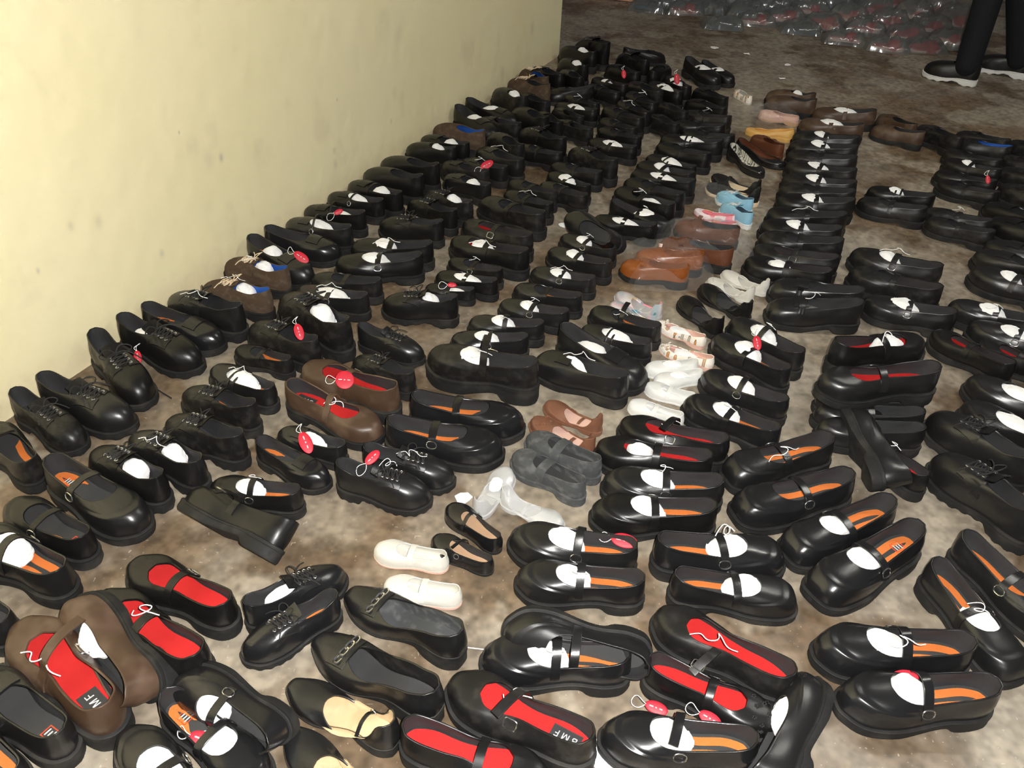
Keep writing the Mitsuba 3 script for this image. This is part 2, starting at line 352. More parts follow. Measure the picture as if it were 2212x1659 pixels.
    def at(self, side, xf, v):
        """point and normal on the outer surface, on side +1 or -1, at length fraction xf and height fraction v"""
        N = self.N
        ids = np.arange(0, N + 1) if side > 0 else (self.n2 - np.arange(0, N + 1)) % self.n2
        row = v * (self.M - 1); j = int(min(row, self.M - 2)); fr = row - j
        P = self.S[ids, j] * (1 - fr) + self.S[ids, j + 1] * fr; Nn = self.nr[ids, j]
        xs = P[:, 0]; k = np.argsort(xs)
        p = np.array([np.interp(xf * L0, xs[k], P[k, c]) for c in range(3)])
        n = np.array([np.interp(xf * L0, xs[k], Nn[k, c]) for c in range(3)])
        return p, n / (np.linalg.norm(n) + 1e-9)
    def surf(self):
        if not hasattr(self, '_sf'):
            P = self.S[:, self.M // 4:].reshape(-1, 3)
            self._sf = LinearNDInterpolator(P[:, :2], P[:, 2])
        return self._sf
    def height(self, x, y):
        z = self.surf()(np.asarray(x), np.asarray(y))
        return np.where(np.isnan(z), self.rim[self.N, 2], z)

def quads_rings(n):
    i = np.arange(n); j = (i + 1) % n
    return np.vstack([np.stack([i, j, j + n], 1), np.stack([i, j + n, i + n], 1)])

def last(style, side, lod):
    k = (style, side, lod)
    if k not in _last: _last[k] = Last(*k)
    return _last[k]

def strap_mesh(la, xf, kind, side, width=.013):
    """a strap across the opening; kind: c closed, t tall loose loop, o undone and standing out to one side"""
    sd = side
    pts, off = [], .0016
    for v in (.28, .5, .72, .9, 1.0):
        p, n = la.at(-sd, xf, v); pts.append(p + n * off)
    right = []
    for v in (1.0, .9, .72, .5, .34):
        p, n = la.at(sd, xf, v); right.append(p + n * off)
    a, b = pts[-1], right[0]; mid = (a + b) / 2
    if kind == 'o':
        d = (b - a) / np.linalg.norm(b - a)
        pts += [a + [0, 0, .016] + d * .004, a + [0.004, 0, .030] + d * .020, a + [.010, 0, .034] + d * .045, a + [.016, 0, .030] + d * .068]
    elif kind == 'x':
        d = (a - b) / np.linalg.norm(b - a)
        pts = pts[:4] + [pts[3] + d * .012 + [0, 0, .010], pts[3] + d * .034 + [.006, 0, .008], pts[3] + d * .056 + [.014, 0, -.006]]
    else:
        hgt = .009 if kind == 'c' else .026
        for q in (.2, .4, .6, .8):
            pts.append(a * (1 - q) + b * q + [0, 0, hgt * 4 * q * (1 - q)])
        pts += right
    path = smooth_path(pts, 22 if la.lod < 2 else 14)
    m = sweep(path, [(-width / 2, -.001), (width / 2, -.001), (width / 2, .0012), (width / 2 - .001, .0019), (-width / 2 + .001, .0019), (-width / 2, .0012)][::-1], wdir=[1, 0, 0])
    m.fix_normals()
    if kind == 'o': bp, bn = la.at(sd, xf, .75)
    elif kind == 'x': bp, bn = path[-4], np.array([0, 0, 1.0])
    else: bp, bn = la.at(sd, xf, .66)
    return m, bp, bn

def frame_ring(p, n, along, w, h, r, k=14, rounded=True):
    n = n / np.linalg.norm(n); a = np.asarray(along, float) - n * np.dot(along, n); a /= np.linalg.norm(a); b = np.cross(n, a)
    th = np.linspace(0, 2 * np.pi, k, endpoint=False)
    e = .45 if not rounded else .85
    cx, cy = np.sign(np.cos(th)) * np.abs(np.cos(th)) ** e * w / 2, np.sign(np.sin(th)) * np.abs(np.sin(th)) ** e * h / 2
    return tube(p + n * .0034 + cx[:, None] * a + cy[:, None] * b, r, 5, closed=True)

def wad_mesh(la, seed, x0, x1, rise):
    """a crumpled paper wad that fills the forefoot, its top between x0 and x1 of the length"""
    m = trimesh.creation.icosphere(subdivisions=3)
    v = np.array(m.vertices)
    cx, lx = (x0 + x1) / 2 * L0, (x1 - x0) / 2 * L0
    zr = la.rim[la.N, 2]; zf = float(la.zs_fn(.6)) + .005
    hw = np.interp(cx, la.rim[:la.N + 1, 0], la.rim[:la.N + 1, 1]) * 1.0
    cl = meshkit.noise(v * 1.7 + seed * 3.1, seed) - .5
    cr = np.abs(meshkit.noise(v * 4.3 + seed, seed + 9) - .5)
    r = 1 + .36 * cl - .26 * cr
    v = v * r[:, None]
    e = np.sign(v) * np.abs(v) ** .8
    X = cx + e[:, 0] * lx; Y = e[:, 1] * hw
    top = zr - .003 + rise; bot = zf
    Z = (top + bot) / 2 + e[:, 2] * (top - bot) / 2
    Z -= np.clip((cx - X) / lx, 0, 1) * .010 * (e[:, 2] > 0)
    Z = np.maximum(Z, bot)
    return mesh_of(np.c_[X, Y, Z], m.faces)

def patch(la, x0, x1, y0, y1, off, th, n=(9, 6), skew=0.0):
    """a piece of leather lying on the vamp between x0..x1 and y0..y1 (metres)"""
    xs, ys = np.linspace(x0, x1, n[0]), np.linspace(y0, y1, n[1])
    X, Y = np.meshgrid(xs, ys, indexing='ij'); X = X + skew * (Y - y0)
    Z = la.height(X, Y)
    top = np.stack([X, Y, Z + off + th], -1); bot = np.stack([X, Y, Z + off - .004], -1)
    g = mesh_of(top.reshape(-1, 3), quads(n[0], n[1], False, flip=True))
    b = []
    edge = [(i, 0) for i in range(n[0])] + [(n[0] - 1, j) for j in range(1, n[1])] + [(i, n[1] - 1) for i in range(n[0] - 2, -1, -1)] + [(0, j) for j in range(n[1] - 2, 0, -1)]
    a = np.array([top[e] for e in edge]); c = np.array([bot[e] for e in edge]); k = len(edge)
    return join([g, mesh_of(np.vstack([a, c]), quads_rings(k))])

# ---- cached part meshes: one ply for every (part, style, side, lod, variant)
_ply = {}
def part_ply(key, fn, smooth=40):
    if key not in _ply:
        m = fn()
        _ply[key] = None if m is None else mikit.ply(m, None, smooth=smooth)
    return _ply[key]
def put(key, base, bsdf, to_world):
    scene[key] = {**base, 'bsdf': {'type': 'ref', 'id': bsdf}, 'to_world': to_world}

_count = {}
def numbered(name):
    _count[name] = _count.get(name, -1) + 1
    return name if _count[name] == 0 else f'{name}_{_count[name]:03d}'
def part_key(root, name):
    k = f'{root}__{name}'; i = 0
    while k in scene: i += 1; k = f'{root}__{name}_{i:03d}'
    return k

def lace_parts(la, side):
    N = la.N; xt = la.rim[N, 0]; out = {}
    panels, eyes, laces = [], [], []
    for sgn in (1, -1):
        panels.append(patch(la, xt - .010, xt + .050, sgn * .008, sgn * .034, .0012, .0016, (8, 6), skew=-sgn * .25) if sgn > 0 else
                      patch(la, xt - .010, xt + .050, -.034, -.008, .0012, .0016, (8, 6)))
    xs = [xt + .001 + .013 * k for k in range(4)]
    ey = []
    for x in xs:
        for sgn in (1, -1):
            y = sgn * (.015 + .0 * x); z = float(la.height(x, y)) + .0032
            ey.append((x, y, z))
            eyes.append(tube(np.array([[x + 0.0034 * math.cos(a), y + .0034 * math.sin(a), z] for a in np.linspace(0, 2 * np.pi, 9)[:-1]]), .0012, 4, True))
    for k in range(4):
        a, b = np.array(ey[2 * k]), np.array(ey[2 * k + 1])
        laces.append(tube(smooth_path([a, (a + b) / 2 + [0, 0, .004], b], 6), .0016, 5))
        if k < 3:
            c = np.array(ey[2 * k + 3]); laces.append(tube(smooth_path([a, (a + c) / 2 + [0, 0, .0055], c], 6), .0016, 5))
    o = np.array([xs[0] - .002, 0, float(la.height(xs[0], 0)) + .006])
    for sgn in (1, -1):
        laces.append(tube(smooth_path([o, o + [-.008, sgn * .018, .012], o + [.004, sgn * .036, .004], o + [.012, sgn * .024, .002], o + [.001, sgn * .002, .002]], 14), .0015, 5))
        laces.append(tube(smooth_path([o, o + [.010, sgn * .014, .006], o + [.030, sgn * .030, .000], o + [.040, sgn * .040, -.012]], 10), .0014, 5))
    ton = []
    xs_, ys_ = np.linspace(xt - .028, xt + .03, 8), np.linspace(-.022, .022, 5)
    X, Y = np.meshgrid(xs_, ys_, indexing='ij')
    Z = np.where(X < xt, la.rim[N, 2] + .002 + (xt - X) * .55, la.height(X, Y) + .001) - Y ** 2 * 9
    g = np.stack([X, Y, Z], -1); k = 8 * 5
    m = join([mesh_of(g.reshape(-1, 3), quads(8, 5, False, flip=True)), mesh_of((g - [0, 0, .003]).reshape(-1, 3), quads(8, 5, False))])
    return panels, eyes, laces, m

def make_shoe(style, x, y, z, yaw, roll, pitch, scale, side, o, label, cat='shoe', group=None, name=None):
    """one shoe: o is a dict of options (upper, sole, lining, insole: materials; strap, stripe, paper, tag, lod ...)"""
    la = last(style, side, o.get('lod', 0))
    lod = o.get('lod', 0)
    nm = name or {'mj': 'mary_jane_shoe', 'mjs': 'mary_jane_shoe', 'mjp': 'mary_jane_shoe', 'mjr': 'mary_jane_shoe', 'ox': 'lace_up_shoe', 'lo': 'slip_on_shoe', 'los': 'slip_on_shoe',
                  'pump': 'court_shoe', 'court': 'court_shoe', 'dorsay': 'strappy_sandal', 'sandal': 'child_sandal', 'boot': 'ankle_boot', 'clog': 'clog', 'kid': 'child_shoe'}[style]
    root = numbered(nm)
    labels[root] = {'label': label, 'category': cat}
    if group: labels[root]['group'] = group
    W = T().translate([x, y, z]).rotate([0, 0, 1], yaw)
    hw = .045 * scale
    if roll: W = W.translate([0, 0, hw * abs(math.sin(math.radians(roll)))]).rotate([1, 0, 0], roll)
    if pitch: W = W.rotate([0, 1, 0], pitch)
    W = W.scale([scale, scale * o.get('wide', 1.0) * 1.05, scale * o.get('tall', 1.0)])
    K = (style, side, lod)
    def p(name, fn, m, var=(), smooth=40):
        b = part_ply((name, *K, *var) if name not in ('x',) else var, fn, smooth)
        if b is not None: put(part_key(root, name), b, m, W)
    up_m = o.get('upper', 'm_leather'); li = o.get('lining', 'm_lining')
    p('upper', la.upper, up_m, smooth=True)
    p('sole', la.sole, o.get('sole', 'm_sole'), smooth=45)
    if o.get('shut'): return root
    p('lining', la.lining, li, smooth=True)
    p('insole', la.insole, o.get('insole', 'm_insole'), smooth=30)
    st = o.get('stripe')
    if st:
        rng_ = {'o': (-.56, .56), 'h': (-.34, .34), 's': (.12, .60)}[st]
        if side < 0: rng_ = (-rng_[1], -rng_[0])
        p('insole_stripe', lambda: la.band(.006, .020, *rng_), o.get('stripe_m', 'm_orange'), (st,))
    if o.get('logo'):
        zz = float(la.zs_fn(.2)) + .0052 + la.bed
        c = np.array([.20 * L0, 0, zz])
        def bars(sx, sy): b = trimesh.creation.box([sx, sy, .0008]); return b
        def frame():
            a = []
            for dx in (-.011, .011): b = bars(.0016, .018); b.apply_translation(c + [dx, 0, 0]); a.append(b)
            for dy in (-.009, .009): b = bars(.0236, .0016); b.apply_translation(c + [0, dy, 0]); a.append(b)
            return join(a)
        def ink():
            a = []
            for k, w in enumerate((.014, .009, .012)): b = bars(.0022, w); b.apply_translation(c + [-.006 + .006 * k, 0, 0]); a.append(b)
            return join(a)
        p('logo_frame', frame, 'm_logo', smooth=False); p('logo_print', ink, 'm_print', smooth=False)
    if o.get('bmf'):
        zz = float(la.zs_fn(.2)) + .0056 + la.bed
        def plate():
            b = trimesh.creation.box([.048, .026, .0012]); b.apply_translation([.195 * L0, 0, zz]); return b
        def letters():
            ms = []
            for i_, ch_ in enumerate('BMF'):
                m = meshkit.text_mesh(ch_, .0105, .0008); c_ = m.bounds.mean(0); m.apply_translation([.195 * L0 + (i_ - 1) * .0145 - c_[0], -c_[1], zz + .0006 - m.bounds[0, 2]]); ms.append(m)
            return join(ms)
        lk = part_key(root, 'heel_label')
        put(lk, part_ply(('plate', *K), plate, False), 'm_label', W)
        put(part_key(lk, 'lettering') if False else lk + '__lettering', part_ply(('bmf', *K), letters, False), 'm_print', W)
    sk = o.get('strap')
    if sk:
        xs = {'d': (.50, .575)}.get(o.get('straps'), (o.get('strap_x', .50),))
        for xf in xs:
            wd = .0065 if len(xs) > 1 else o.get('strap_w', .0155)
            key = ('strap', *K, sk, xf, wd)
            if key not in _ply: _ply[key] = strap_mesh(la, xf, sk, side, wd)
            m, bp, bn = _ply[key]
            k_ = part_key(root, 'strap')
            put(k_, part_ply(key + ('m',), lambda: m), o.get('strap_m', up_m), W)
            if o.get('buckle', 1) and lod < 2:
                put(k_ + '__buckle', part_ply(key + ('b', o.get('buckle', 1)), lambda: frame_ring(bp, bn, [1, 0, 0], wd + .006, .016, .0012, rounded=o.get('buckle', 1) != 2)), 'm_metal', W)
    if o.get('laces') and lod < 2:
        key = ('lace', *K)
        if key not in _ply: _ply[key] = lace_parts(la, side)
        pan, eye, lac, ton = _ply[key]
        put(part_key(root, 'tongue'), part_ply(key + ('t',), lambda: ton), up_m, W)
        for i, q in enumerate(pan): put(part_key(root, 'lace_panel'), part_ply(key + ('p', i), lambda: q), up_m, W)
        if lod == 0:
            for i, q in enumerate(eye): put(part_key(root, 'eyelet'), part_ply(key + ('e', i), lambda: q), 'm_metal', W)
        else:
            ek = part_key(root, 'eyelet_row'); labels[ek] = {'kind': 'stuff'}
            put(ek, part_ply(key + ('e',), lambda: join(eye)), 'm_metal', W)
        put(part_key(root, 'shoelace'), part_ply(key + ('l',), lambda: join(lac)), o.get('lace_m', 'm_lace'), W)
    if o.get('flap'):
        xt = la.rim[la.N, 0]
        p('tongue_flap', lambda: patch(la, xt - .004, xt + .034, -.026, .026, .001, .002, (9, 9)), up_m)
        if o['flap'] == 2: p('saddle_strap', lambda: patch(la, xt + .006, xt + .022, -.040, .040, .003, .0018, (6, 13)), up_m)
    if o.get('bow'):
        xt = la.rim[la.N, 0]
        def bow():
            c = np.array([xt + .008, 0, la.rim[la.N, 2] + .004]); a = []
            for sg in (1, -1):
                a.append(sweep(smooth_path([c, c + [-.006, sg * .014, .006], c + [.004, sg * .024, .001], c + [.008, sg * .012, 0], c], 12), flat(.006, .0015), wdir=[0, 0, 1]))
            b = trimesh.creation.icosphere(2, .004); b.apply_translation(c); a.append(b)
            return join(a)
        p('bow', bow, o.get('bow_m', 'm_metal'))
    if o.get('chain'):
        xt = la.rim[la.N, 0]
        def chain():
            a = []
            for yy in (-.020, -.007, .007, .020):
                c_ = np.array([xt + .010, yy, float(la.height(xt + .010, yy))]); a.append(frame_ring(c_, np.array([0, 0, 1.0]), [0, 1, 0], .017, .010, .0018, 12))
            return join(a)
        p('toe_chain', chain, 'm_metal')
        p('tongue_flap', lambda: patch(la, xt - .004, xt + .030, -.030, .030, .0008, .0016, (9, 9)), up_m)
    if o.get('flowers') and lod < 2:
        def fl():
            a = []; r = random.Random(3); xt0 = la.rim[la.N, 0] / L0 + .03
            for k in range(11):
                xf = xt0 + (.94 - xt0) * r.random(); yy = (r.random() * 2 - 1) * .034
                zz = float(la.height(xf * L0, yy))
                for q in range(5):
                    b = trimesh.creation.icosphere(1, .0021); b.apply_scale([1, 1, .5])
                    b.apply_translation([xf * L0 + 0.003 * math.cos(q * 1.257), yy + .003 * math.sin(q * 1.257), zz + .0006]); a.append(b)
            return join(a)
        bk = part_key(root, 'flower_pattern')
        put(bk, part_ply(('flowers', *K), fl), up_m, W); labels[bk] = {'kind': 'stuff'}
    pw = o.get('paper')
    if pw:
        x0, x1, rise = {1: (.41, .725, .007), 2: (.30, .72, .005), 3: (.47, .725, .006), 4: (.20, .55, -.008), 5: (.28, .48, .006)}[pw]
        if lod: x0, rise = x0 - .03, rise + .003
        var = o.get('pv', 0)
        q = numbered('paper_wad')
        put(q, part_ply(('wad', *K, pw, var), lambda: wad_mesh(la, 5 + var + 7 * (style == 'ox') + 3 * (side > 0), x0, x1, rise), 24), o.get('paper_m', 'm_paper'), W)
        labels[q] = {'label': o.get('paper_label', 'white paper wad'), 'category': 'paper wad', 'group': 'paper stuffed into the shoes'}
    s_ = o.get('string')
    if s_:
        pts = {1: [(-.012, -.004, 0), (-.004, .004, .010), (.008, .010, .016), (.016, .002, .010), (.006, -.006, .006), (.010, .012, .004), (.022, .018, .0), (.030, .010, -.004)],
               2: [(-.03, .0, .0), (-.012, .006, .006), (.0, .0, .010), (.010, -.008, .006), (.004, .006, .012), (.018, .014, .006), (.034, .006, .0), (.05, .014, -.006)]}[1 if s_ == 1 else 2]
        bx = o.get('strap_x', .50)
        zz = la.rim[la.N, 2] + .010
        pth = smooth_path(np.array(pts) + [bx * L0, side * -.012, zz], 26)
        put(part_key(root, 'tie_string'), part_ply(('string', *K, s_, bx), lambda: tube(pth, .0010, 5)), 'm_string', W)
    return root
SHOES = [
 ('mj',0.2838,1.1144,0.000,173.6,0,0,1.012,-1,{'strap': 't', 'stripe': 'o', 'paper': 1, 'string': 1, 'pv': 1, 'lod': 0, 'paper_label': 'white paper wad in black mary jane above the shoe lying on its side'},'black mary jane above the shoe lying on its side'),
 ('mj',0.2826,0.9867,0.000,172.4,-62,0,1.077,1,{'strap': 't', 'lod': 0},'black mary jane lying on its side between two upright ones'),
 ('mj',0.2414,0.9353,0.000,176.6,0,0,1.074,-1,{'strap': 't', 'stripe': 'o', 'paper': 1, 'upper': 'm_gloss', 'buckle': 1, 'string': 1, 'lod': 0, 'paper_label': 'white paper wad in large glossy mary jane with tall strap at bottom centre'},'large glossy mary jane with tall strap at bottom centre'),
 ('mjr',0.1659,0.7656,0.000,152.6,0,0,1.111,1,{'strap': 'o', 'insole': 'm_red', 'upper': 'm_dusty', 'buckle': 2, 'bmf': 1, 'string': 1, 'lod': 0},'dusty black mary jane showing the BMF heel label'),
 ('mjr',-0.1612,0.7867,0.000,-14.4,0,0,1.008,-1,{'strap': 'c', 'insole': 'm_red', 'upper': 'm_satin', 'buckle': 2, 'strap_x': 0.55, 'lod': 0},'black mary jane beside the BMF one, at bottom edge'),
 ('mj',0.4393,0.7851,0.000,174.5,0,0,1.028,1,{'strap': 'o', 'stripe': 'o', 'paper': 1, 'upper': 'm_gloss', 'lod': 0, 'paper_label': 'white paper wad in glossy mary jane under the flowered red one, bottom edge'},'glossy mary jane under the flowered red one, bottom edge'),
 ('mjr',0.5263,0.9020,0.000,144.2,0,0,1.099,-1,{'strap': 'x', 'insole': 'm_red', 'upper': 'm_dusty', 'buckle': 2, 'string': 2, 'lod': 0},'dusty mary jane with red insole and loose string'),
 ('mjr',0.2614,0.9390,0.000,-23.2,0,0,0.954,1,{'strap': 'c', 'insole': 'm_red', 'upper': 'm_satin', 'buckle': 2, 'flowers': 1, 'lod': 0},'mary jane with flower pattern on its toe and red insole'),
 ('mj',0.8797,0.9925,0.000,177.9,0,0,1.133,-1,{'strap': 't', 'stripe': 'o', 'paper': 1, 'upper': 'm_gloss', 'strap_x': 0.47, 'string': 2, 'pv': 1, 'lod': 0, 'paper_label': 'white paper wad in glossy square mary jane, upper of lower right pair'},'glossy square mary jane, upper of lower right pair'),
 ('mj',0.8880,0.9074,0.000,-178.0,0,0,1.101,1,{'strap': 't', 'stripe': 'o', 'paper': 1, 'upper': 'm_gloss', 'pv': 2, 'lod': 0, 'paper_label': 'white paper wad in glossy square mary jane, lower of lower right pair'},'glossy square mary jane, lower of lower right pair'),
 ('mj',0.4781,0.6948,0.000,64.0,-70,0,0.969,-1,{'paper': 1, 'flowers': 1, 'lod': 0, 'paper_label': 'white paper wad in flowered black shoe on its side at lower right edge'},'flowered black shoe on its side at lower right edge'),
 ('mjs',0.8725,1.2078,0.000,-70.7,0,0,1.022,1,{'strap': 'c', 'stripe': 'o', 'paper': 1, 'string': 1, 'lod': 0, 'paper_label': 'white paper wad in mary jane pointing down right, left of its pair'},'mary jane pointing down right, left of its pair'),
 ('mjs',0.9585,1.2843,0.000,-59.4,0,0,1.047,-1,{'strap': 'c', 'stripe': 'o', 'lod': 0},'mary jane pointing down right, right of its pair'),
 ('mjs',0.8801,1.2904,0.000,-148.9,0,0,1.163,1,{'strap': 'c', 'stripe': 'o', 'paper': 1, 'upper': 'm_gloss', 'logo': 1, 'lod': 0, 'paper_label': 'white paper wad in glossy square mary jane pointing down left, torn white paper'},'glossy square mary jane pointing down left, torn white paper'),
 ('mjs',0.8496,1.3671,0.000,-154.3,0,0,1.114,-1,{'strap': 'c', 'stripe': 'o', 'paper': 1, 'upper': 'm_gloss', 'pv': 1, 'lod': 0, 'paper_label': 'white paper wad in glossy square mary jane second above lower right pair'},'glossy square mary jane second above lower right pair'),
 ('mjs',0.7833,1.4410,0.000,-163.4,0,0,1.134,1,{'strap': 'c', 'stripe': 'o', 'upper': 'm_gloss', 'strap_x': 0.46, 'lod': 0},'square black mary jane without paper, long orange stripe'),
 ('mjs',0.7717,1.5711,0.000,-159.8,0,0,1.106,-1,{'strap': 'c', 'stripe': 'o', 'string': 2, 'lod': 0},'square mary jane without paper, behind the long striped one'),
 ('mj',0.4870,1.3987,0.000,173.3,0,0,1.065,1,{'strap': 'c', 'stripe': 'o', 'paper': 1, 'strap_x': 0.48, 'string': 1, 'lod': 0, 'paper_label': 'white paper wad in black mary jane fifth up in the centre column'},'black mary jane fifth up in the centre column'),
 ('mj',0.4586,1.3204,0.000,177.1,0,0,1.068,-1,{'strap': 'c', 'stripe': 'o', 'paper': 1, 'strap_x': 0.5, 'upper': 'm_satin', 'pv': 2, 'lod': 0, 'paper_label': 'white paper wad in black mary jane fourth up in the centre column'},'black mary jane fourth up in the centre column'),
 ('mj',0.2754,1.1917,0.000,167.6,0,0,1.062,1,{'strap': 't', 'stripe': 'o', 'paper': 1, 'strap_x': 0.45, 'pv': 1, 'lod': 0, 'paper_label': 'white paper wad in black mary jane third up with tall ring strap'},'black mary jane third up with tall ring strap'),
 ('mjs',0.3039,1.2104,0.000,4.6,0,0,1.094,-1,{'strap': 'c', 'stripe': 'o', 'paper': 1, 'upper': 'm_gloss', 'string': 1, 'lod': 0, 'paper_label': 'white paper wad in mary jane with toe to the right, upper of tied pair'},'mary jane with toe to the right, upper of tied pair'),
 ('mjs',0.3298,1.1293,0.000,-1.8,0,0,0.999,1,{'strap': 'c', 'stripe': 'o', 'paper': 1, 'upper': 'm_leather', 'pv': 1, 'lod': 0, 'paper_label': 'white paper wad in mary jane with toe to the right, lower of tied pair'},'mary jane with toe to the right, lower of tied pair'),
 ('mjr',0.4729,1.4738,0.000,164.5,0,0,1.079,-1,{'strap': 'c', 'insole': 'm_red', 'upper': 'm_satin', 'buckle': 2, 'paper': 3, 'strap_x': 0.47, 'lod': 0, 'paper_label': 'white paper wad in black mary jane with square buckle, red insole, white paper'},'black mary jane with square buckle, red insole, white paper'),
 ('mjr',0.5213,1.5351,0.000,157.0,0,0,1.064,1,{'strap': 'o', 'insole': 'm_red', 'upper': 'm_satin', 'buckle': 2, 'string': 1, 'lod': 0},'black mary jane with red insole behind square buckled one'),
 ('mj',0.6536,1.5877,0.000,142.4,0,0,1.023,-1,{'strap': 'c', 'stripe': 'o', 'paper': 1, 'upper': 'm_gloss', 'string': 1, 'lod': 0, 'paper_label': 'white paper wad in mary jane right of the white slippers, front of pair'},'mary jane right of the white slippers, front of pair'),
 ('mj',0.7001,1.7072,0.000,139.8,0,0,0.975,1,{'strap': 't', 'stripe': 'o', 'paper': 1, 'upper': 'm_gloss', 'pv': 1, 'lod': 1, 'paper_label': 'white paper wad in mary jane right of the white slippers, rear of pair'},'mary jane right of the white slippers, rear of pair'),
 ('mj',0.7321,1.8328,0.000,127.7,0,0,1.044,-1,{'strap': 'c', 'stripe': 'o', 'paper': 1, 'upper': 'm_gloss', 'pv': 2, 'lod': 1, 'paper_label': 'white paper wad in mary jane with white paper and pink tag, front of pair'},'mary jane with white paper and pink tag, front of pair'),
 ('mj',0.7863,1.9117,0.000,124.1,0,0,1.061,1,{'strap': 't', 'stripe': 'o', 'paper': 1, 'string': 1, 'lod': 1, 'paper_label': 'white paper wad in mary jane with white paper and pink tag, rear of pair'},'mary jane with white paper and pink tag, rear of pair'),
 ('mjr',-0.6264,0.7715,0.000,142.8,0,0,1.270,-1,{'strap': 'o', 'insole': 'm_red', 'upper': 'm_brown', 'buckle': 2, 'bmf': 1, 'strap_m': 'm_brown', 'string': 2, 'lod': 0},'large brown mary jane with red insole and label'),
 ('mjr',-0.5547,0.8566,0.000,142.7,-58,0,1.130,1,{'insole': 'm_insole', 'upper': 'm_brown', 'buckle': 2, 'paper': 3, 'lod': 0, 'paper_label': 'white paper wad in brown mary jane lying on its side beside its mate'},'brown mary jane lying on its side beside its mate'),
 ('mjr',-0.4979,1.0031,0.000,152.8,0,0,1.072,-1,{'strap': 'c', 'insole': 'm_red', 'upper': 'm_satin', 'buckle': 2, 'lod': 0},'black mary jane with red insole, upper of left pair'),
 ('mjr',-0.5115,0.8822,0.000,148.6,0,0,1.189,1,{'strap': 'c', 'insole': 'm_red', 'upper': 'm_satin', 'buckle': 2, 'string': 1, 'lod': 0},'black mary jane with red insole, lower of left pair'),
 ('mj',-0.3302,0.7951,0.000,156.1,-58,0,0.931,-1,{'strap': 't', 'paper': 3, 'upper': 'm_gloss', 'lod': 0, 'paper_label': 'white paper wad in glossy mary jane on its side at bottom left'},'glossy mary jane on its side at bottom left'),
 ('mj',-0.5699,0.8306,0.000,-33.0,0,0,0.969,1,{'strap': 'c', 'stripe': 'h', 'paper': 1, 'logo': 1, 'upper': 'm_gloss', 'lod': 0, 'paper_label': 'white paper wad in mary jane with orange stripe, logo and pink tag inside'},'mary jane with orange stripe, logo and pink tag inside'),
 ('mj',-0.4209,0.6093,0.000,140.0,0,0,1.008,-1,{'strap': 'c', 'stripe': 'o', 'paper': 1, 'pv': 1, 'lod': 0, 'paper_label': 'white paper wad in round toed mary jane cut by the bottom edge'},'round toed mary jane cut by the bottom edge'),
 ('lo',-0.6879,0.7343,0.000,150.3,0,0,1.047,1,{'flap': 1, 'logo': 1, 'flowers': 1, 'lod': 0},'black slip-on with grey insole and holes, lower left'),
 ('mj',-0.7313,0.6620,0.000,149.2,0,0,1.047,-1,{'strap': 'c', 'stripe': 'o', 'paper': 1, 'pv': 2, 'lod': 0, 'paper_label': 'white paper wad in mary jane cut by the lower left corner'},'mary jane cut by the lower left corner'),
 ('mj',-0.8862,0.9450,0.000,150.8,0,0,1.008,1,{'strap': 'c', 'paper': 1, 'lod': 0, 'paper_label': 'white paper wad in black shoe with red edging cut by left edge'},'black shoe with red edging cut by left edge'),
 ('mj',-0.8305,1.0591,0.000,154.4,0,0,1.138,-1,{'strap': 't', 'stripe': 'o', 'paper': 1, 'pv': 2, 'lod': 0, 'paper_label': 'white paper wad in mary jane with large white paper at left edge'},'mary jane with large white paper at left edge'),
 ('mj',-0.8287,1.1539,0.000,152.1,0,0,1.019,1,{'strap': 'c', 'stripe': 's', 'logo': 1, 'upper': 'm_satin', 'lod': 0},'round mary jane with orange patch tied with black ribbon'),
 ('mj',-1.0121,1.3739,0.000,-28.9,0,0,1.147,-1,{'strap': 'c', 'stripe': 'h', 'logo': 1, 'strap_x': 0.4, 'upper': 'm_leather', 'lod': 0},'long mary jane with orange heel stripe tied with ribbon'),
 ('ox',-0.7366,1.3164,0.000,148.2,0,0,0.986,1,{'laces': 1, 'paper': 5, 'upper': 'm_satin', 'stripe': 'h', 'lod': 0, 'paper_label': 'white paper wad in black lace-up with white paper, left of two'},'black lace-up with white paper, left of two'),
 ('ox',-0.6703,1.3705,0.000,147.7,0,0,0.988,-1,{'laces': 1, 'paper': 5, 'stripe': 'h', 'string': 2, 'lod': 0, 'paper_label': 'white paper wad in black lace-up with white paper, right of two'},'black lace-up with white paper, right of two'),
 ('mj',-0.4408,1.3244,0.000,169.6,0,0,0.863,1,{'strap': 't', 'stripe': 'o', 'paper': 1, 'upper': 'm_satin', 'string': 1, 'lod': 0, 'paper_label': 'white paper wad in black mary jane beside the upturned shoe on left'},'black mary jane beside the upturned shoe on left'),
 ('mj',-0.4596,1.1431,0.000,150.4,62,0,1.062,-1,{'strap': 'x', 'upper': 'm_satin', 'lod': 0},'black shoe on its side showing its sole'),
 ('ox',-0.6036,1.4641,0.000,154.9,0,0,0.947,1,{'laces': 1, 'upper': 'm_dusty', 'stripe': 's', 'tall': 1.05, 'lod': 0},'black child trainer with orange insole, front of pair'),
 ('ox',-0.6051,1.5783,0.000,155.0,0,0,0.927,-1,{'laces': 1, 'upper': 'm_dusty', 'stripe': 's', 'tall': 1.05, 'lod': 0},'black child trainer with orange insole, rear of pair'),
 ('mj',-0.5885,1.6715,0.000,147.8,0,0,0.905,1,{'strap': 'c', 'stripe': 'h', 'paper': 2, 'straps': 'd', 'buckle': 0, 'string': 2, 'lod': 1, 'paper_label': 'white paper wad in round black shoe with two thin straps over white paper'},'round black shoe with two thin straps over white paper'),
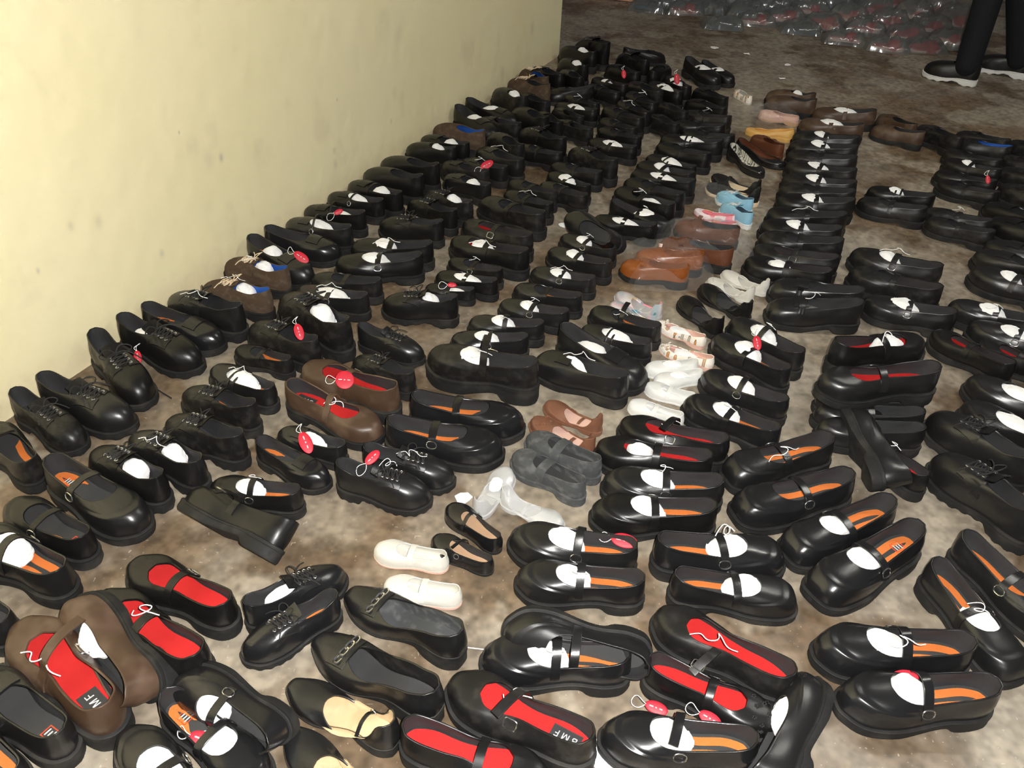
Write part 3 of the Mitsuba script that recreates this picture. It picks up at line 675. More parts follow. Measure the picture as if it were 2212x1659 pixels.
 ('mjr',-0.2767,1.6578,0.000,151.0,0,0,1.201,-1,{'strap': 'c', 'insole': 'm_red', 'upper': 'm_brown', 'buckle': 2, 'lod': 0},'brown mary jane under pink round tag, rear of pair'),
 ('mjr',-0.5612,1.6869,0.000,-26.0,0,0,1.095,1,{'strap': 't', 'insole': 'm_red', 'upper': 'm_brown', 'buckle': 2, 'bmf': 1, 'string': 1, 'lod': 1},'brown mary jane with loose grey strap, front of pair'),
 ('lo',-0.5868,1.4958,0.000,-27.3,0,0,0.803,-1,{'flap': 1, 'upper': 'm_gloss', 'stripe': 'h', 'lod': 0},'glossy slip-on with buckle beside oval red tag'),
 ('lo',-0.3757,1.4803,0.000,155.3,0,0,0.773,1,{'flap': 1, 'paper': 2, 'stripe': 's', 'lod': 0, 'paper_label': 'white paper wad in black slip-on with white paper behind oval red tag'},'black slip-on with white paper behind oval red tag'),
 ('ox',-0.3858,1.4035,0.000,-10.8,0,0,0.865,-1,{'laces': 1, 'stripe': 'h', 'tall': 1.05, 'string': 1, 'lod': 0},'big lace-up with lugged sole at left centre'),
 ('ox',-0.3357,1.4659,0.000,-9.7,0,0,0.849,1,{'laces': 1, 'stripe': 'h', 'string': 2, 'lod': 0},'big lace-up behind the lugged one'),
 ('mj',-0.2986,1.5544,0.000,-5.6,0,0,1.121,-1,{'strap': 'c', 'stripe': 'o', 'upper': 'm_gloss', 'strap_x': 0.42, 'lod': 0},'long slip-on with orange stripe and side buckle'),
 ('mj',-0.2516,1.6516,0.000,-5.4,0,0,1.122,1,{'strap': 'c', 'stripe': 'o', 'upper': 'm_gloss', 'strap_x': 0.42, 'lod': 0},'long slip-on with orange stripe behind side buckled one'),
 ('ox',-0.4837,1.0088,0.000,39.3,0,0,0.828,-1,{'laces': 1, 'upper': 'm_gloss', 'paper': 4, 'stripe': 'h', 'logo': 1, 'lod': 0, 'paper_label': 'white paper wad in lace-up with toe up right, rear of glossy pair'},'lace-up with toe up right, rear of glossy pair'),
 ('ox',-0.3107,1.0561,0.000,-143.8,0,0,0.777,1,{'laces': 1, 'upper': 'm_gloss', 'stripe': 'h', 'lod': 0},'lace-up with toe down left, front of glossy pair'),
 ('court',-0.0661,0.9584,0.000,150.1,0,0,1.076,-1,{'lining': 'm_grey', 'insole': 'm_grey', 'chain': 1, 'lod': 0},'black court shoe with chain on its toe'),
 ('court',-0.0980,0.8366,0.000,149.3,0,0,1.120,1,{'lining': 'm_dusty', 'insole': 'm_lining', 'chain': 1, 'lod': 0},'black court shoe in front of chained one'),
 ('dorsay',-0.1649,0.7822,0.000,152.7,0,0,0.914,-1,{'lining': 'm_tancream', 'insole': 'm_tancream', 'strap': 't', 'strap_x': 0.28, 'strap_w': 0.007, 'lod': 0},'black sandal with cream inside and little bow, upper'),
 ('dorsay',-0.1738,0.6441,0.000,139.1,0,0,0.930,1,{'lining': 'm_tancream', 'insole': 'm_tancream', 'strap': 't', 'strap_x': 0.35, 'strap_w': 0.009, 'lod': 0},'black sandal with cream inside at bottom edge, lower'),
 ('kid',-0.1141,1.1869,0.000,168.8,0,0,0.623,-1,{'upper': 'm_white', 'lining': 'm_white', 'insole': 'm_white', 'sole': 'm_blush', 'strap': 'c', 'buckle': 0, 'strap_w': 0.02, 'strap_x': 0.48, 'lod': 0},'white baby shoe, rear of front pair'),
 ('kid',-0.0800,1.0991,0.000,170.4,0,0,0.621,1,{'upper': 'm_white', 'lining': 'm_white', 'insole': 'm_white', 'sole': 'm_blush', 'strap': 'c', 'buckle': 0, 'strap_w': 0.02, 'strap_x': 0.48, 'lod': 0},'white baby shoe, front of front pair'),
 ('kid',-0.0095,1.2365,0.000,136.2,0,0,0.641,-1,{'upper': 'm_patent', 'insole': 'm_tan', 'strap': 't', 'strap_w': 0.012, 'strap_x': 0.55, 'lod': 0},'black patent child shoe with tan insole, rear'),
 ('kid',-0.0218,1.1798,0.000,149.9,0,0,0.589,1,{'upper': 'm_patent', 'insole': 'm_tan', 'strap': 'o', 'strap_w': 0.012, 'strap_x': 0.5, 'lod': 0},'black patent child shoe with tan insole, front'),
 ('mj',0.1755,1.3925,0.000,141.8,0,0,0.812,-1,{'strap': 'c', 'upper': 'm_grey', 'lining': 'm_grey', 'sole': 'm_grey', 'strap_w': 0.03, 'strap_x': 0.52, 'buckle': 0, 'lod': 0},'grey suede child shoe with wide strap, front'),
 ('mj',0.2148,1.4652,0.000,144.2,0,0,0.822,1,{'strap': 'c', 'upper': 'm_grey', 'lining': 'm_grey', 'sole': 'm_grey', 'strap_w': 0.03, 'strap_x': 0.52, 'buckle': 0, 'lod': 0},'grey suede child shoe with wide strap, rear'),
 ('sandal',0.2056,1.5525,0.000,142.9,0,0,0.744,-1,{'strap': 'c', 'strap_x': 0.35, 'strap_w': 0.012, 'buckle': 0, 'upper': 'm_choc', 'lining': 'm_choc', 'insole': 'm_blush', 'sole': 'm_choc', 'flowers': 1, 'lod': 0},'brown jelly clog with flower, front'),
 ('sandal',0.2287,1.6406,0.000,145.1,0,0,0.669,1,{'strap': 'c', 'strap_x': 0.35, 'strap_w': 0.012, 'buckle': 0, 'upper': 'm_choc', 'lining': 'm_choc', 'insole': 'm_blush', 'sole': 'm_choc', 'lod': 0},'brown jelly clog, rear'),
 ('sandal',-0.0642,1.3301,0.000,67.2,0,0,0.659,-1,{'strap': 'c', 'strap_x': 0.4, 'strap_w': 0.012, 'buckle': 0, 'upper': 'm_jelly', 'lining': 'm_jelly', 'insole': 'm_jelly', 'sole': 'm_jelly', 'paper': 3, 'lod': 0, 'paper_label': 'white paper wad in clear jelly sandal, left of pair'},'clear jelly sandal, left of pair'),
 ('sandal',-0.0131,1.3891,0.000,-28.9,0,0,0.620,1,{'strap': 'c', 'strap_x': 0.4, 'strap_w': 0.012, 'buckle': 0, 'upper': 'm_jelly', 'lining': 'm_jelly', 'insole': 'm_jelly', 'sole': 'm_jelly', 'lod': 0},'clear jelly sandal, right of pair'),
 ('kid',0.5107,1.9330,0.000,-170.3,0,0,0.581,-1,{'upper': 'm_whiteplain', 'lining': 'm_whiteplain', 'insole': 'm_whiteplain', 'sole': 'm_whiteplain', 'paper': 2, 'lod': 1, 'paper_label': 'white paper wad in white slipper behind the white strapped one'},'white slipper behind the white strapped one'),
 ('kid',0.5173,1.8911,0.000,-165.8,0,0,0.543,1,{'upper': 'm_whiteplain', 'lining': 'm_whiteplain', 'insole': 'm_whiteplain', 'sole': 'm_whiteplain', 'paper': 2, 'lod': 1, 'paper_label': 'white paper wad in white slipper under the white roll'},'white slipper under the white roll'),
 ('kid',0.4387,1.6862,0.000,153.0,0,0,0.581,-1,{'upper': 'm_whiteplain', 'lining': 'm_whiteplain', 'insole': 'm_whiteplain', 'sole': 'm_whiteplain', 'strap': 'c', 'strap_w': 0.02, 'buckle': 0, 'lod': 1},'white strapped baby shoe below the white slippers'),
 ('kid',0.4818,1.7744,0.000,154.1,0,0,0.543,1,{'upper': 'm_whiteplain', 'lining': 'm_whiteplain', 'insole': 'm_whiteplain', 'sole': 'm_whiteplain', 'strap': 'c', 'strap_w': 0.02, 'buckle': 0, 'lod': 1},'white speckled baby shoe behind the strapped one'),
 ('pump',0.5534,1.9388,0.000,145.3,0,0,0.640,-1,{'upper': 'm_print_spots', 'lining': 'm_blush', 'insole': 'm_blush', 'sole': 'm_blush', 'bow': 1, 'bow_m': 'm_print_spots', 'paper': 2, 'lod': 1, 'paper_label': 'white paper wad in spotted white flat shoe, front of pair'},'spotted white flat shoe, front of pair'),
 ('pump',0.5457,2.0423,0.000,136.3,0,0,0.640,1,{'upper': 'm_print_spots', 'lining': 'm_blush', 'insole': 'm_blush', 'sole': 'm_blush', 'bow': 1, 'bow_m': 'm_print_spots', 'paper': 2, 'lod': 1, 'paper_label': 'white paper wad in spotted white flat shoe, rear of pair'},'spotted white flat shoe, rear of pair'),
 ('sandal',0.4110,2.1199,0.000,133.6,0,0,0.678,-1,{'strap': 'c', 'strap_x': 0.38, 'strap_w': 0.012, 'buckle': 0, 'upper': 'm_jelly', 'lining': 'm_print_pink', 'insole': 'm_jelly', 'sole': 'm_jelly', 'lod': 1},'pale pink jelly sandal, front of pair'),
 ('sandal',0.4370,2.1848,0.000,136.1,0,0,0.678,1,{'strap': 'c', 'strap_x': 0.38, 'strap_w': 0.012, 'buckle': 0, 'upper': 'm_jelly', 'lining': 'm_print_pink', 'insole': 'm_jelly', 'sole': 'm_jelly', 'lod': 1},'pale pink jelly sandal, rear of pair'),
 ('lo',0.5466,2.3888,0.000,163.0,0,0,0.872,-1,{'flap': 2, 'upper': 'm_caramel', 'lining': 'm_caramel', 'sole': 'm_sole', 'lod': 1},'caramel loafer under clear film, front'),
 ('lo',0.6046,2.4772,0.000,166.5,0,0,0.869,1,{'flap': 2, 'upper': 'm_caramel', 'lining': 'm_caramel', 'sole': 'm_sole', 'lod': 1},'caramel loafer under clear film, rear'),
 ('sandal',0.5978,2.0953,0.000,112.9,0,0,0.833,-1,{'strap': 'c', 'strap_x': 0.3, 'strap_w': 0.012, 'buckle': 0, 'upper': 'm_satin', 'lod': 1},'black rubber child sandal, front of pair'),
 ('sandal',0.7040,2.1932,0.000,123.8,0,0,0.833,1,{'strap': 'c', 'strap_x': 0.3, 'strap_w': 0.012, 'buckle': 0, 'upper': 'm_satin', 'lod': 1},'black rubber child sandal, rear of pair'),
 ('sandal',0.7387,2.3068,0.000,137.8,0,0,0.659,-1,{'strap': 'c', 'strap_x': 0.3, 'strap_w': 0.012, 'buckle': 0, 'upper': 'm_white', 'lining': 'm_white', 'insole': 'm_white', 'sole': 'm_white', 'lod': 1},'white child sandal with buckle, front of pair'),
 ('sandal',0.7948,2.3594,0.000,137.9,0,0,0.659,1,{'strap': 'c', 'strap_x': 0.3, 'strap_w': 0.012, 'buckle': 0, 'upper': 'm_white', 'lining': 'm_white', 'insole': 'm_white', 'sole': 'm_white', 'lod': 1},'white child sandal with buckle, rear of pair'),
 ('lo',0.7033,2.5002,0.000,153.5,0,0,0.993,-1,{'flap': 2, 'upper': 'm_cognac', 'lining': 'm_lining', 'lod': 1},'cognac loafer wrapped in clear film, front'),
 ('lo',0.7562,2.6699,0.000,154.2,0,0,0.890,1,{'flap': 2, 'upper': 'm_cognac', 'lining': 'm_lining', 'lod': 1},'cognac loafer wrapped in clear film, rear'),
 ('pump',0.7745,2.7916,0.000,162.5,0,0,0.620,-1,{'upper': 'm_print_pink', 'lining': 'm_pink', 'insole': 'm_pink', 'sole': 'm_pink', 'lod': 2},'pink printed flat shoe, front of pair'),
 ('pump',0.7734,2.8435,0.000,141.5,0,0,0.620,1,{'upper': 'm_print_pink', 'lining': 'm_pink', 'insole': 'm_pink', 'sole': 'm_pink', 'lod': 2},'pink printed flat shoe, rear of pair'),
 ('ox',0.8287,2.8200,0.000,118.8,0,0,0.640,-1,{'laces': 1, 'upper': 'm_skyblue', 'lining': 'm_slate', 'insole': 'm_slate', 'sole': 'm_whiteplain', 'lace_m': 'm_whiteplain', 'lod': 0},'blue child trainer, front of pair'),
 ('ox',0.8559,2.9376,0.000,130.8,0,0,0.640,1,{'laces': 1, 'upper': 'm_skyblue', 'lining': 'm_slate', 'insole': 'm_slate', 'sole': 'm_whiteplain', 'lace_m': 'm_whiteplain', 'lod': 0},'blue child trainer, rear of pair'),
 ('sandal',0.9019,3.0236,0.000,144.9,0,0,0.853,-1,{'strap': 'c', 'strap_x': 0.62, 'strap_w': 0.012, 'buckle': 0, 'upper': 'm_dusty', 'insole': 'm_cream', 'sole': 'm_cream', 'flowers': 1, 'lod': 2},'jewelled grey sandal with cream sole, front'),
 ('sandal',0.9153,3.0901,0.000,136.0,0,0,0.853,1,{'strap': 'c', 'strap_x': 0.62, 'strap_w': 0.012, 'buckle': 0, 'upper': 'm_dusty', 'insole': 'm_cream', 'sole': 'm_cream', 'flowers': 1, 'lod': 2},'jewelled grey sandal with cream sole, rear'),
 ('pump',0.8735,3.5078,0.000,-66.2,0,0,0.930,-1,{'upper': 'm_gloss', 'insole': 'm_mosaic', 'lining': 'm_mosaic', 'lod': 2},'black flat shoe with white mosaic inside'),
 ('pump',0.9135,3.5638,0.000,-46.9,0,0,0.930,1,{'upper': 'm_gloss', 'insole': 'm_cognac', 'lining': 'm_cognac', 'lod': 2},'black flat shoe behind the mosaic one'),
 ('lo',1.0830,3.4690,0.000,113.0,0,0,0.814,-1,{'flap': 1, 'upper': 'm_cognac', 'lining': 'm_cognac', 'sole': 'm_cognac', 'lod': 2},'crumpled rust brown leather shoe under the yellow slipper'),
 ('pump',1.1919,3.7117,0.000,157.6,0,0,0.814,1,{'upper': 'm_yellow', 'lining': 'm_yellow', 'insole': 'm_yellow', 'sole': 'm_yellow', 'lod': 2},'yellow flat slipper on rust brown shoe'),
 ('clog',1.2682,3.9187,0.000,153.4,0,0,0.736,-1,{'upper': 'm_blush', 'lining': 'm_blush', 'insole': 'm_tan', 'sole': 'm_tan', 'lod': 2},'beige strappy sandal behind the yellow slipper'),
 ('kid',1.0953,4.1812,0.000,106.8,0,0,0.581,1,{'upper': 'm_print_spots', 'lining': 'm_white', 'insole': 'm_white', 'sole': 'm_white', 'lod': 2},'white lace baby shoe at the back of children row'),
 ('mjp',0.0699,1.7666,0.000,162.0,0,0,1.214,-1,{'strap': 'o', 'paper': 3, 'upper': 'm_dusty', 'string': 1, 'strap_x': 0.45, 'buckle': 2, 'lod': 1, 'paper_label': 'white paper wad in big dusty mary jane with thick sole at centre'},'big dusty mary jane with thick sole at centre'),
 ('los',0.2998,1.7600,0.000,147.9,0,0,1.092,1,{'flap': 1, 'paper': 3, 'string': 2, 'lod': 1, 'paper_label': 'white paper wad in slip-on with wedge sole and white paper at centre'},'slip-on with wedge sole and white paper at centre'),
 ('los',0.1242,1.9936,0.000,-36.5,0,0,1.102,-1,{'flap': 1, 'paper': 4, 'stripe': 's', 'lod': 1, 'paper_label': 'white paper wad in slip-on with toe down right behind the wedge one'},'slip-on with toe down right behind the wedge one'),
 ('mj',0.3823,1.9560,0.000,149.5,0,0,0.863,1,{'strap': 'c', 'stripe': 'o', 'paper': 2, 'straps': 'd', 'buckle': 0, 'lod': 1, 'paper_label': 'white paper wad in mary jane with two straps over white paper'},'mary jane with two straps over white paper'),
 ('mj',0.4160,2.0318,0.000,145.1,0,0,0.917,-1,{'strap': 'o', 'stripe': 'o', 'string': 1, 'upper': 'm_leather', 'lod': 1},'mary jane with upright loose strap behind double strapped one'),
 ('mj',0.0446,1.9616,0.000,174.6,0,0,0.871,1,{'strap': 'c', 'stripe': 'o', 'paper': 1, 'upper': 'm_gloss', 'pv': 1, 'lod': 1, 'paper_label': 'white paper wad in mary jane with ring buckle behind the thick soled one'},'mary jane with ring buckle behind the thick soled one'),
 ('mj',0.0879,2.0317,0.000,169.8,0,0,0.878,-1,{'strap': 't', 'stripe': 'o', 'paper': 1, 'pv': 2, 'string': 1, 'lod': 1, 'paper_label': 'white paper wad in mary jane with curled paper behind the ring buckled one'},'mary jane with curled paper behind the ring buckled one'),
 ('mj',0.1588,2.0968,0.000,157.7,0,0,0.872,1,{'strap': 'c', 'stripe': 'o', 'paper': 3, 'string': 1, 'lod': 1, 'paper_label': 'white paper wad in mary jane with a ring of holes on its toe'},'mary jane with a ring of holes on its toe'),
 ('mj',0.2008,2.1854,0.000,156.6,0,0,0.884,-1,{'strap': 'c', 'stripe': 'o', 'lod': 1},'mary jane behind the one with holes'),
 ('mj',0.2465,2.2976,0.000,156.9,0,0,0.862,1,{'strap': 'c', 'stripe': 'o', 'paper': 1, 'string': 2, 'pv': 1, 'lod': 1, 'paper_label': 'white paper wad in mary jane with white papers, second behind holed one'},'mary jane with white papers, second behind holed one'),
 ('mj',0.2999,2.3904,0.000,147.5,0,0,0.930,-1,{'strap': 'c', 'stripe': 'o', 'paper': 3, 'lod': 1, 'paper_label': 'white paper wad in mary jane with small white paper left of caramel loafers'},'mary jane with small white paper left of caramel loafers'),
 ('mj',0.3220,2.4980,0.000,143.9,0,0,0.864,1,{'strap': 'c', 'stripe': 'o', 'paper': 3, 'pv': 1, 'string': 1, 'lod': 1, 'paper_label': 'white paper wad in mary jane with upright white paper left of cognac loafers'},'mary jane with upright white paper left of cognac loafers'),
 ('lo',0.3592,2.5603,0.000,131.3,-55,0,1.029,1,{'lod': 1},'black shoe on its side showing curved sole'),
 ('ox',-0.1629,2.1127,0.000,170.5,0,0,0.909,1,{'laces': 1, 'paper': 5, 'tall': 1.05, 'upper': 'm_satin', 'lod': 1, 'paper_label': 'white paper wad in chunky lace-up with white paper inside'},'chunky lace-up with white paper inside'),
 ('ox',-0.4341,1.9769,0.000,-20.4,0,0,0.793,-1,{'laces': 1, 'stripe': 'h', 'upper': 'm_leather', 'lod': 1},'lace-up with bright eyelets pointing down right'),
 ('ox',-0.2495,1.7519,0.000,147.1,0,0,0.823,1,{'laces': 1, 'stripe': 's', 'upper': 'm_dusty', 'lod': 1},'lace-up with eyelets behind the brown mary janes'),
 ('mj',-0.5789,1.8175,0.000,156.0,0,0,0.745,-1,{'strap': 'c', 'stripe': 's', 'upper': 'm_dusty', 'lod': 1},'black strap shoe behind the two thin strapped one'),
 ('ox',-0.5149,1.8486,0.000,147.7,0,0,1.015,1,{'laces': 1, 'upper': 'm_dusty', 'lod': 1},'lace-up under a round red tag'),
 ('ox',-0.4447,1.8993,0.000,135.2,0,0,1.267,-1,{'laces': 1, 'paper': 5, 'stripe': 's', 'upper': 'm_dusty', 'paper_m': 'm_paper', 'lod': 1, 'paper_label': 'white paper wad in lace-up with round grey paper inside'},'lace-up with round grey paper inside'),
 ('mj',-0.4244,2.1218,0.000,162.4,0,0,0.955,1,{'strap': 'c', 'stripe': 'o', 'paper': 2, 'string': 2, 'lod': 1, 'paper_label': 'white paper wad in mary jane with two white papers behind grey papered lace-up'},'mary jane with two white papers behind grey papered lace-up'),
 ('mj',-0.4002,2.2194,0.000,166.6,0,0,0.912,-1,{'strap': 'c', 'upper': 'm_dusty', 'lod': 1},'mary jane behind one with two white papers'),
 ('mj',-0.2900,2.3625,0.000,-179.6,0,0,1.097,1,{'strap': 'c', 'paper': 1, 'upper': 'm_satin', 'lod': 1, 'paper_label': 'white paper wad in long mary jane with white paper and ring buckle'},'long mary jane with white paper and ring buckle'),
 ('mj',-0.2666,2.4403,0.000,173.0,0,0,1.084,-1,{'strap': 'c', 'paper': 3, 'string': 2, 'upper': 'm_satin', 'lod': 1, 'paper_label': 'white paper wad in long mary jane with white paper and white ribbon'},'long mary jane with white paper and white ribbon'),
 ('mj',-0.1224,2.2316,0.000,165.1,0,0,0.636,1,{'strap': 'c', 'paper': 4, 'upper': 'm_satin', 'lod': 1, 'paper_label': 'white paper wad in mary jane with white sliver under small red tag'},'mary jane with white sliver under small red tag'),
 ('mj',-0.0536,2.2619,0.000,159.9,0,0,0.826,-1,{'strap': 'c', 'stripe': 'o', 'paper': 2, 'pv': 1, 'upper': 'm_satin', 'lod': 1, 'paper_label': 'white paper wad in mary jane with two white papers above small red tag'},'mary jane with two white papers above small red tag'),
 ('mj',-0.0428,2.3288,0.000,149.8,0,0,0.805,1,{'strap': 'c', 'stripe': 'o', 'string': 1, 'upper': 'm_satin', 'lod': 1},'mary jane with orange insole behind two papered one'),
 ('mjr',0.0367,2.3953,0.000,149.8,0,0,1.162,-1,{'strap': 'c', 'insole': 'm_red', 'upper': 'm_satin', 'buckle': 2, 'paper': 3, 'string': 2, 'lod': 1, 'paper_label': 'white paper wad in mary jane with round white paper and red insole'},'mary jane with round white paper and red insole'),
 ('mjr',0.0469,2.5055,0.000,143.5,0,0,1.141,1,{'strap': 'c', 'insole': 'm_red', 'upper': 'm_dusty', 'buckle': 2, 'lod': 1},'mary jane with red insole behind round papered one'),
 ('mjs',0.0881,2.6679,0.000,139.2,0,0,1.153,-1,{'strap': 'c', 'upper': 'm_dusty', 'lod': 1},'broad mary jane with ring strap and no paper'),
 ('los',1.0310,2.1869,0.000,173.8,0,0,1.085,1,{'flap': 2, 'string': 1, 'lod': 1},'large square slip-on with ring string, right of sandals'),
 ('los',1.0526,2.2522,0.000,159.2,0,0,1.085,-1,{'flap': 2, 'lod': 1},'large square slip-on behind the one with ring string'),
 ('mjr',0.8121,1.8237,0.085,21.1,0,0,1.182,1,{'strap': 'c', 'insole': 'm_red', 'upper': 'm_satin', 'buckle': 2, 'paper': 3, 'string': 1, 'lod': 1, 'paper_label': 'white paper wad in mary jane with toe right, white paper, on red pile'},'mary jane with toe right, white paper, on red pile'),
 ('mjr',1.0718,1.7600,0.075,-176.2,0,0,1.182,-1,{'strap': 'c', 'insole': 'm_red', 'upper': 'm_leather', 'buckle': 2, 'lod': 1},'mary jane with toe left and red insole on pile'),
 ('mj',1.0552,1.7411,0.000,172.1,0,0,1.047,1,{'strap': 'c', 'wide': 0.85, 'lod': 1},'upper black shoe buried in the pile'),
 ('mj',1.0360,1.6856,0.000,172.7,0,0,1.047,-1,{'strap': 'c', 'wide': 0.85, 'lod': 1},'second black shoe buried in the pile'),
 ('mj',1.0167,1.6259,0.000,172.3,0,0,1.008,1,{'strap': 'c', 'wide': 0.85, 'lod': 1},'third black shoe buried in the pile'),
 ('mj',0.8340,1.4424,0.000,92.0,78,0,1.047,-1,{'lod': 0},'black shoe on its side showing a grey sole, right'),
 ('mjr',0.9570,1.4503,0.000,112.9,0,0,0.899,1,{'strap': 'c', 'insole': 'm_red', 'upper': 'm_satin', 'buckle': 2, 'string': 1, 'lod': 0},'mary jane with red insole and curled string, right'),
 ('mjr',1.3550,1.9050,0.000,120.6,0,0,1.008,-1,{'strap': 'c', 'insole': 'm_red', 'upper': 'm_satin', 'buckle': 2, 'lod': 1},'mary jane with red insole behind the red pile'),
 ('mj',1.3040,2.1664,0.000,154.7,0,0,1.047,1,{'strap': 'c', 'paper': 1, 'pv': 2, 'lod': 1, 'paper_label': 'white paper wad in mary jane with white paper behind the red pile'},'mary jane with white paper behind the red pile'),
 ('mj',1.3065,2.2927,0.000,145.3,0,0,1.126,-1,{'strap': 'c', 'stripe': 'o', 'upper': 'm_dusty', 'lod': 1},'mary jane with thin orange line, front of tied pair'),
 ('mj',1.3566,2.4269,0.000,146.8,0,0,1.142,1,{'strap': 'c', 'paper': 3, 'string': 2, 'upper': 'm_dusty', 'lod': 1, 'paper_label': 'white paper wad in mary jane with white paper, rear of tied pair'},'mary jane with white paper, rear of tied pair'),
 ('ox',1.1399,1.2987,0.000,115.2,0,0,1.124,-1,{'laces': 1, 'stripe': 'h', 'tall': 1.05, 'lod': 0},'large lace-up with orange insole at right edge'),
 ('ox',1.2118,1.4891,0.000,121.2,0,0,1.085,1,{'laces': 1, 'lod': 1},'large lace-up behind at right edge'),
 ('mj',1.3488,1.5653,0.000,130.4,0,0,1.085,-1,{'paper': 2, 'pv': 1, 'lod': 1, 'paper_label': 'white paper wad in mary jane with long white paper, lower, right edge'},'mary jane with long white paper, lower, right edge'),
 ('mj',1.4280,1.6995,0.000,136.7,0,0,1.085,1,{'paper': 2, 'lod': 1, 'paper_label': 'white paper wad in mary jane with long white paper, upper, right edge'},'mary jane with long white paper, upper, right edge'),
 ('mj',1.5526,2.1412,0.000,147.8,0,0,1.047,-1,{'strap': 'c', 'paper': 1, 'string': 1, 'lod': 1, 'paper_label': 'white paper wad in mary jane with white half moon paper, rear, right'},'mary jane with white half moon paper, rear, right'),
 ('mj',1.5615,2.0160,0.000,144.8,0,0,1.047,1,{'strap': 'c', 'paper': 1, 'pv': 1, 'lod': 1, 'paper_label': 'white paper wad in mary jane with white half moon paper, front, right'},'mary jane with white half moon paper, front, right'),
 ('mjr',1.4959,1.8811,0.000,128.4,0,0,1.008,-1,{'strap': 'c', 'insole': 'm_red', 'upper': 'm_satin', 'buckle': 2, 'lod': 1},'mary jane with small red spot at right edge'),
 ('mj',1.6904,2.3082,0.000,136.0,0,0,1.124,1,{'strap': 'c', 'paper': 3, 'lod': 2, 'paper_label': 'white paper wad in black shoe leaning at right edge, front'},'black shoe leaning at right edge, front'),
 ('lo',1.7411,2.4191,0.000,132.9,0,0,1.124,-1,{'flap': 1, 'lod': 2},'black shoe leaning at right edge, middle'),
 ('lo',1.8120,2.4997,0.000,134.0,0,0,1.124,1,{'flap': 1, 'lod': 2},'black shoe leaning at right edge, rear'),
 ('lo',-1.0370,1.3552,0.000,139.8,0,0,1.008,-1,{'flap': 1, 'stripe': 's', 'upper': 'm_dusty', 'lod': 0},'dusty black slip-on, heel to camera, first from front along wall'),
 ('ox',-1.2019,1.6063,0.000,-31.2,0,0,0.930,1,{'laces': 1, 'upper': 'm_dusty', 'lod': 1},'dusty lace-up shoe, second from front along wall'),
 ('ox',-1.1601,1.6534,0.000,-18.9,0,0,1.040,-1,{'laces': 1, 'stripe': 'h', 'upper': 'm_leather', 'lod': 1},'glossy lace-up shoe with red print inside, third from front along wall'),
 ('ox',-1.1060,1.8504,0.000,-45.3,0,0,1.089,1,{'laces': 1, 'upper': 'm_satin', 'lod': 1},'lace-up shoe with toe to camera, fourth from front along wall'),
 ('ox',-1.0718,1.9277,0.000,-24.3,0,0,1.062,-1,{'laces': 1, 'paper': 4, 'upper': 'm_satin', 'lod': 1, 'paper_label': 'white paper wad in lace-up shoe holding grey paper, fifth from front along wall'},'lace-up shoe holding grey paper, fifth from front along wall'),
 ('lo',-1.0416,2.0121,0.000,-20.5,0,0,1.021,1,{'flap': 1, 'stripe': 'h', 'upper': 'm_gloss', 'lod': 1},'slip-on shoe with orange stripe, sixth from front along wall'),
 ('ox',-0.7497,1.9824,0.000,153.9,0,0,1.100,-1,{'laces': 1, 'upper': 'm_leather', 'string': 2, 'lod': 1},'lace-up shoe with toe to wall, seventh from front along wall'),
 ('ox',-0.7004,2.0915,0.000,157.0,0,0,0.980,1,{'laces': 1, 'upper': 'm_suede', 'lining': 'm_blue', 'paper': 5, 'sole': 'm_sole', 'lace_m': 'm_cream', 'string': 2, 'lod': 1, 'paper_label': 'white paper wad in brown suede shoe with blue lining, eighth from front along wall'},'brown suede shoe with blue lining, eighth from front along wall'),
 ('ox',-0.6796,2.2179,0.000,153.3,0,0,0.987,-1,{'laces': 1, 'upper': 'm_suede', 'lining': 'm_blue', 'paper': 5, 'sole': 'm_sole', 'lace_m': 'm_cream', 'string': 1, 'lod': 1, 'paper_label': 'white paper wad in brown suede shoe with blue lining, ninth from front along wall'},'brown suede shoe with blue lining, ninth from front along wall'),
 ('lo',-0.8582,2.4323,0.000,-34.1,0,0,1.081,1,{'flap': 1, 'stripe': 'h', 'paper': 5, 'upper': 'm_leather', 'lod': 1, 'paper_label': 'white paper wad in papered slip-on shoe with orange stripe, tenth from front along wall'},'papered slip-on shoe with orange stripe, tenth from front along wall'),
 ('lo',-0.8284,2.5014,0.000,-12.0,0,0,1.030,-1,{'flap': 1, 'stripe': 'h', 'upper': 'm_gloss', 'lod': 1},'slip-on shoe with curved orange stripe, eleventh from front along wall'),
 ('lo',-0.5425,2.5145,0.000,155.4,0,0,1.053,1,{'flap': 1, 'paper': 2, 'upper': 'm_leather', 'strap': 't', 'strap_w': 0.007, 'lod': 1, 'paper_label': 'white paper wad in strap shoe with large white paper, twelfth from front along wall'},'strap shoe with large white paper, twelfth from front along wall'),
 ('lo',-0.5184,2.6402,0.000,157.7,0,0,0.982,-1,{'flap': 1, 'paper': 4, 'strap': 't', 'strap_w': 0.007, 'upper': 'm_satin', 'lod': 1, 'paper_label': 'white paper wad in grey papered strap shoe, thirteenth from front along wall'},'grey papered strap shoe, thirteenth from front along wall'),
 ('lo',-0.4730,2.7423,0.000,152.1,0,0,0.966,1,{'flap': 1, 'paper': 2, 'strap': 'c', 'strap_w': 0.007, 'upper': 'm_satin', 'lod': 1, 'paper_label': 'white paper wad in strap shoe with grey paper, fourteenth from front along wall'},'strap shoe with grey paper, fourteenth from front along wall'),
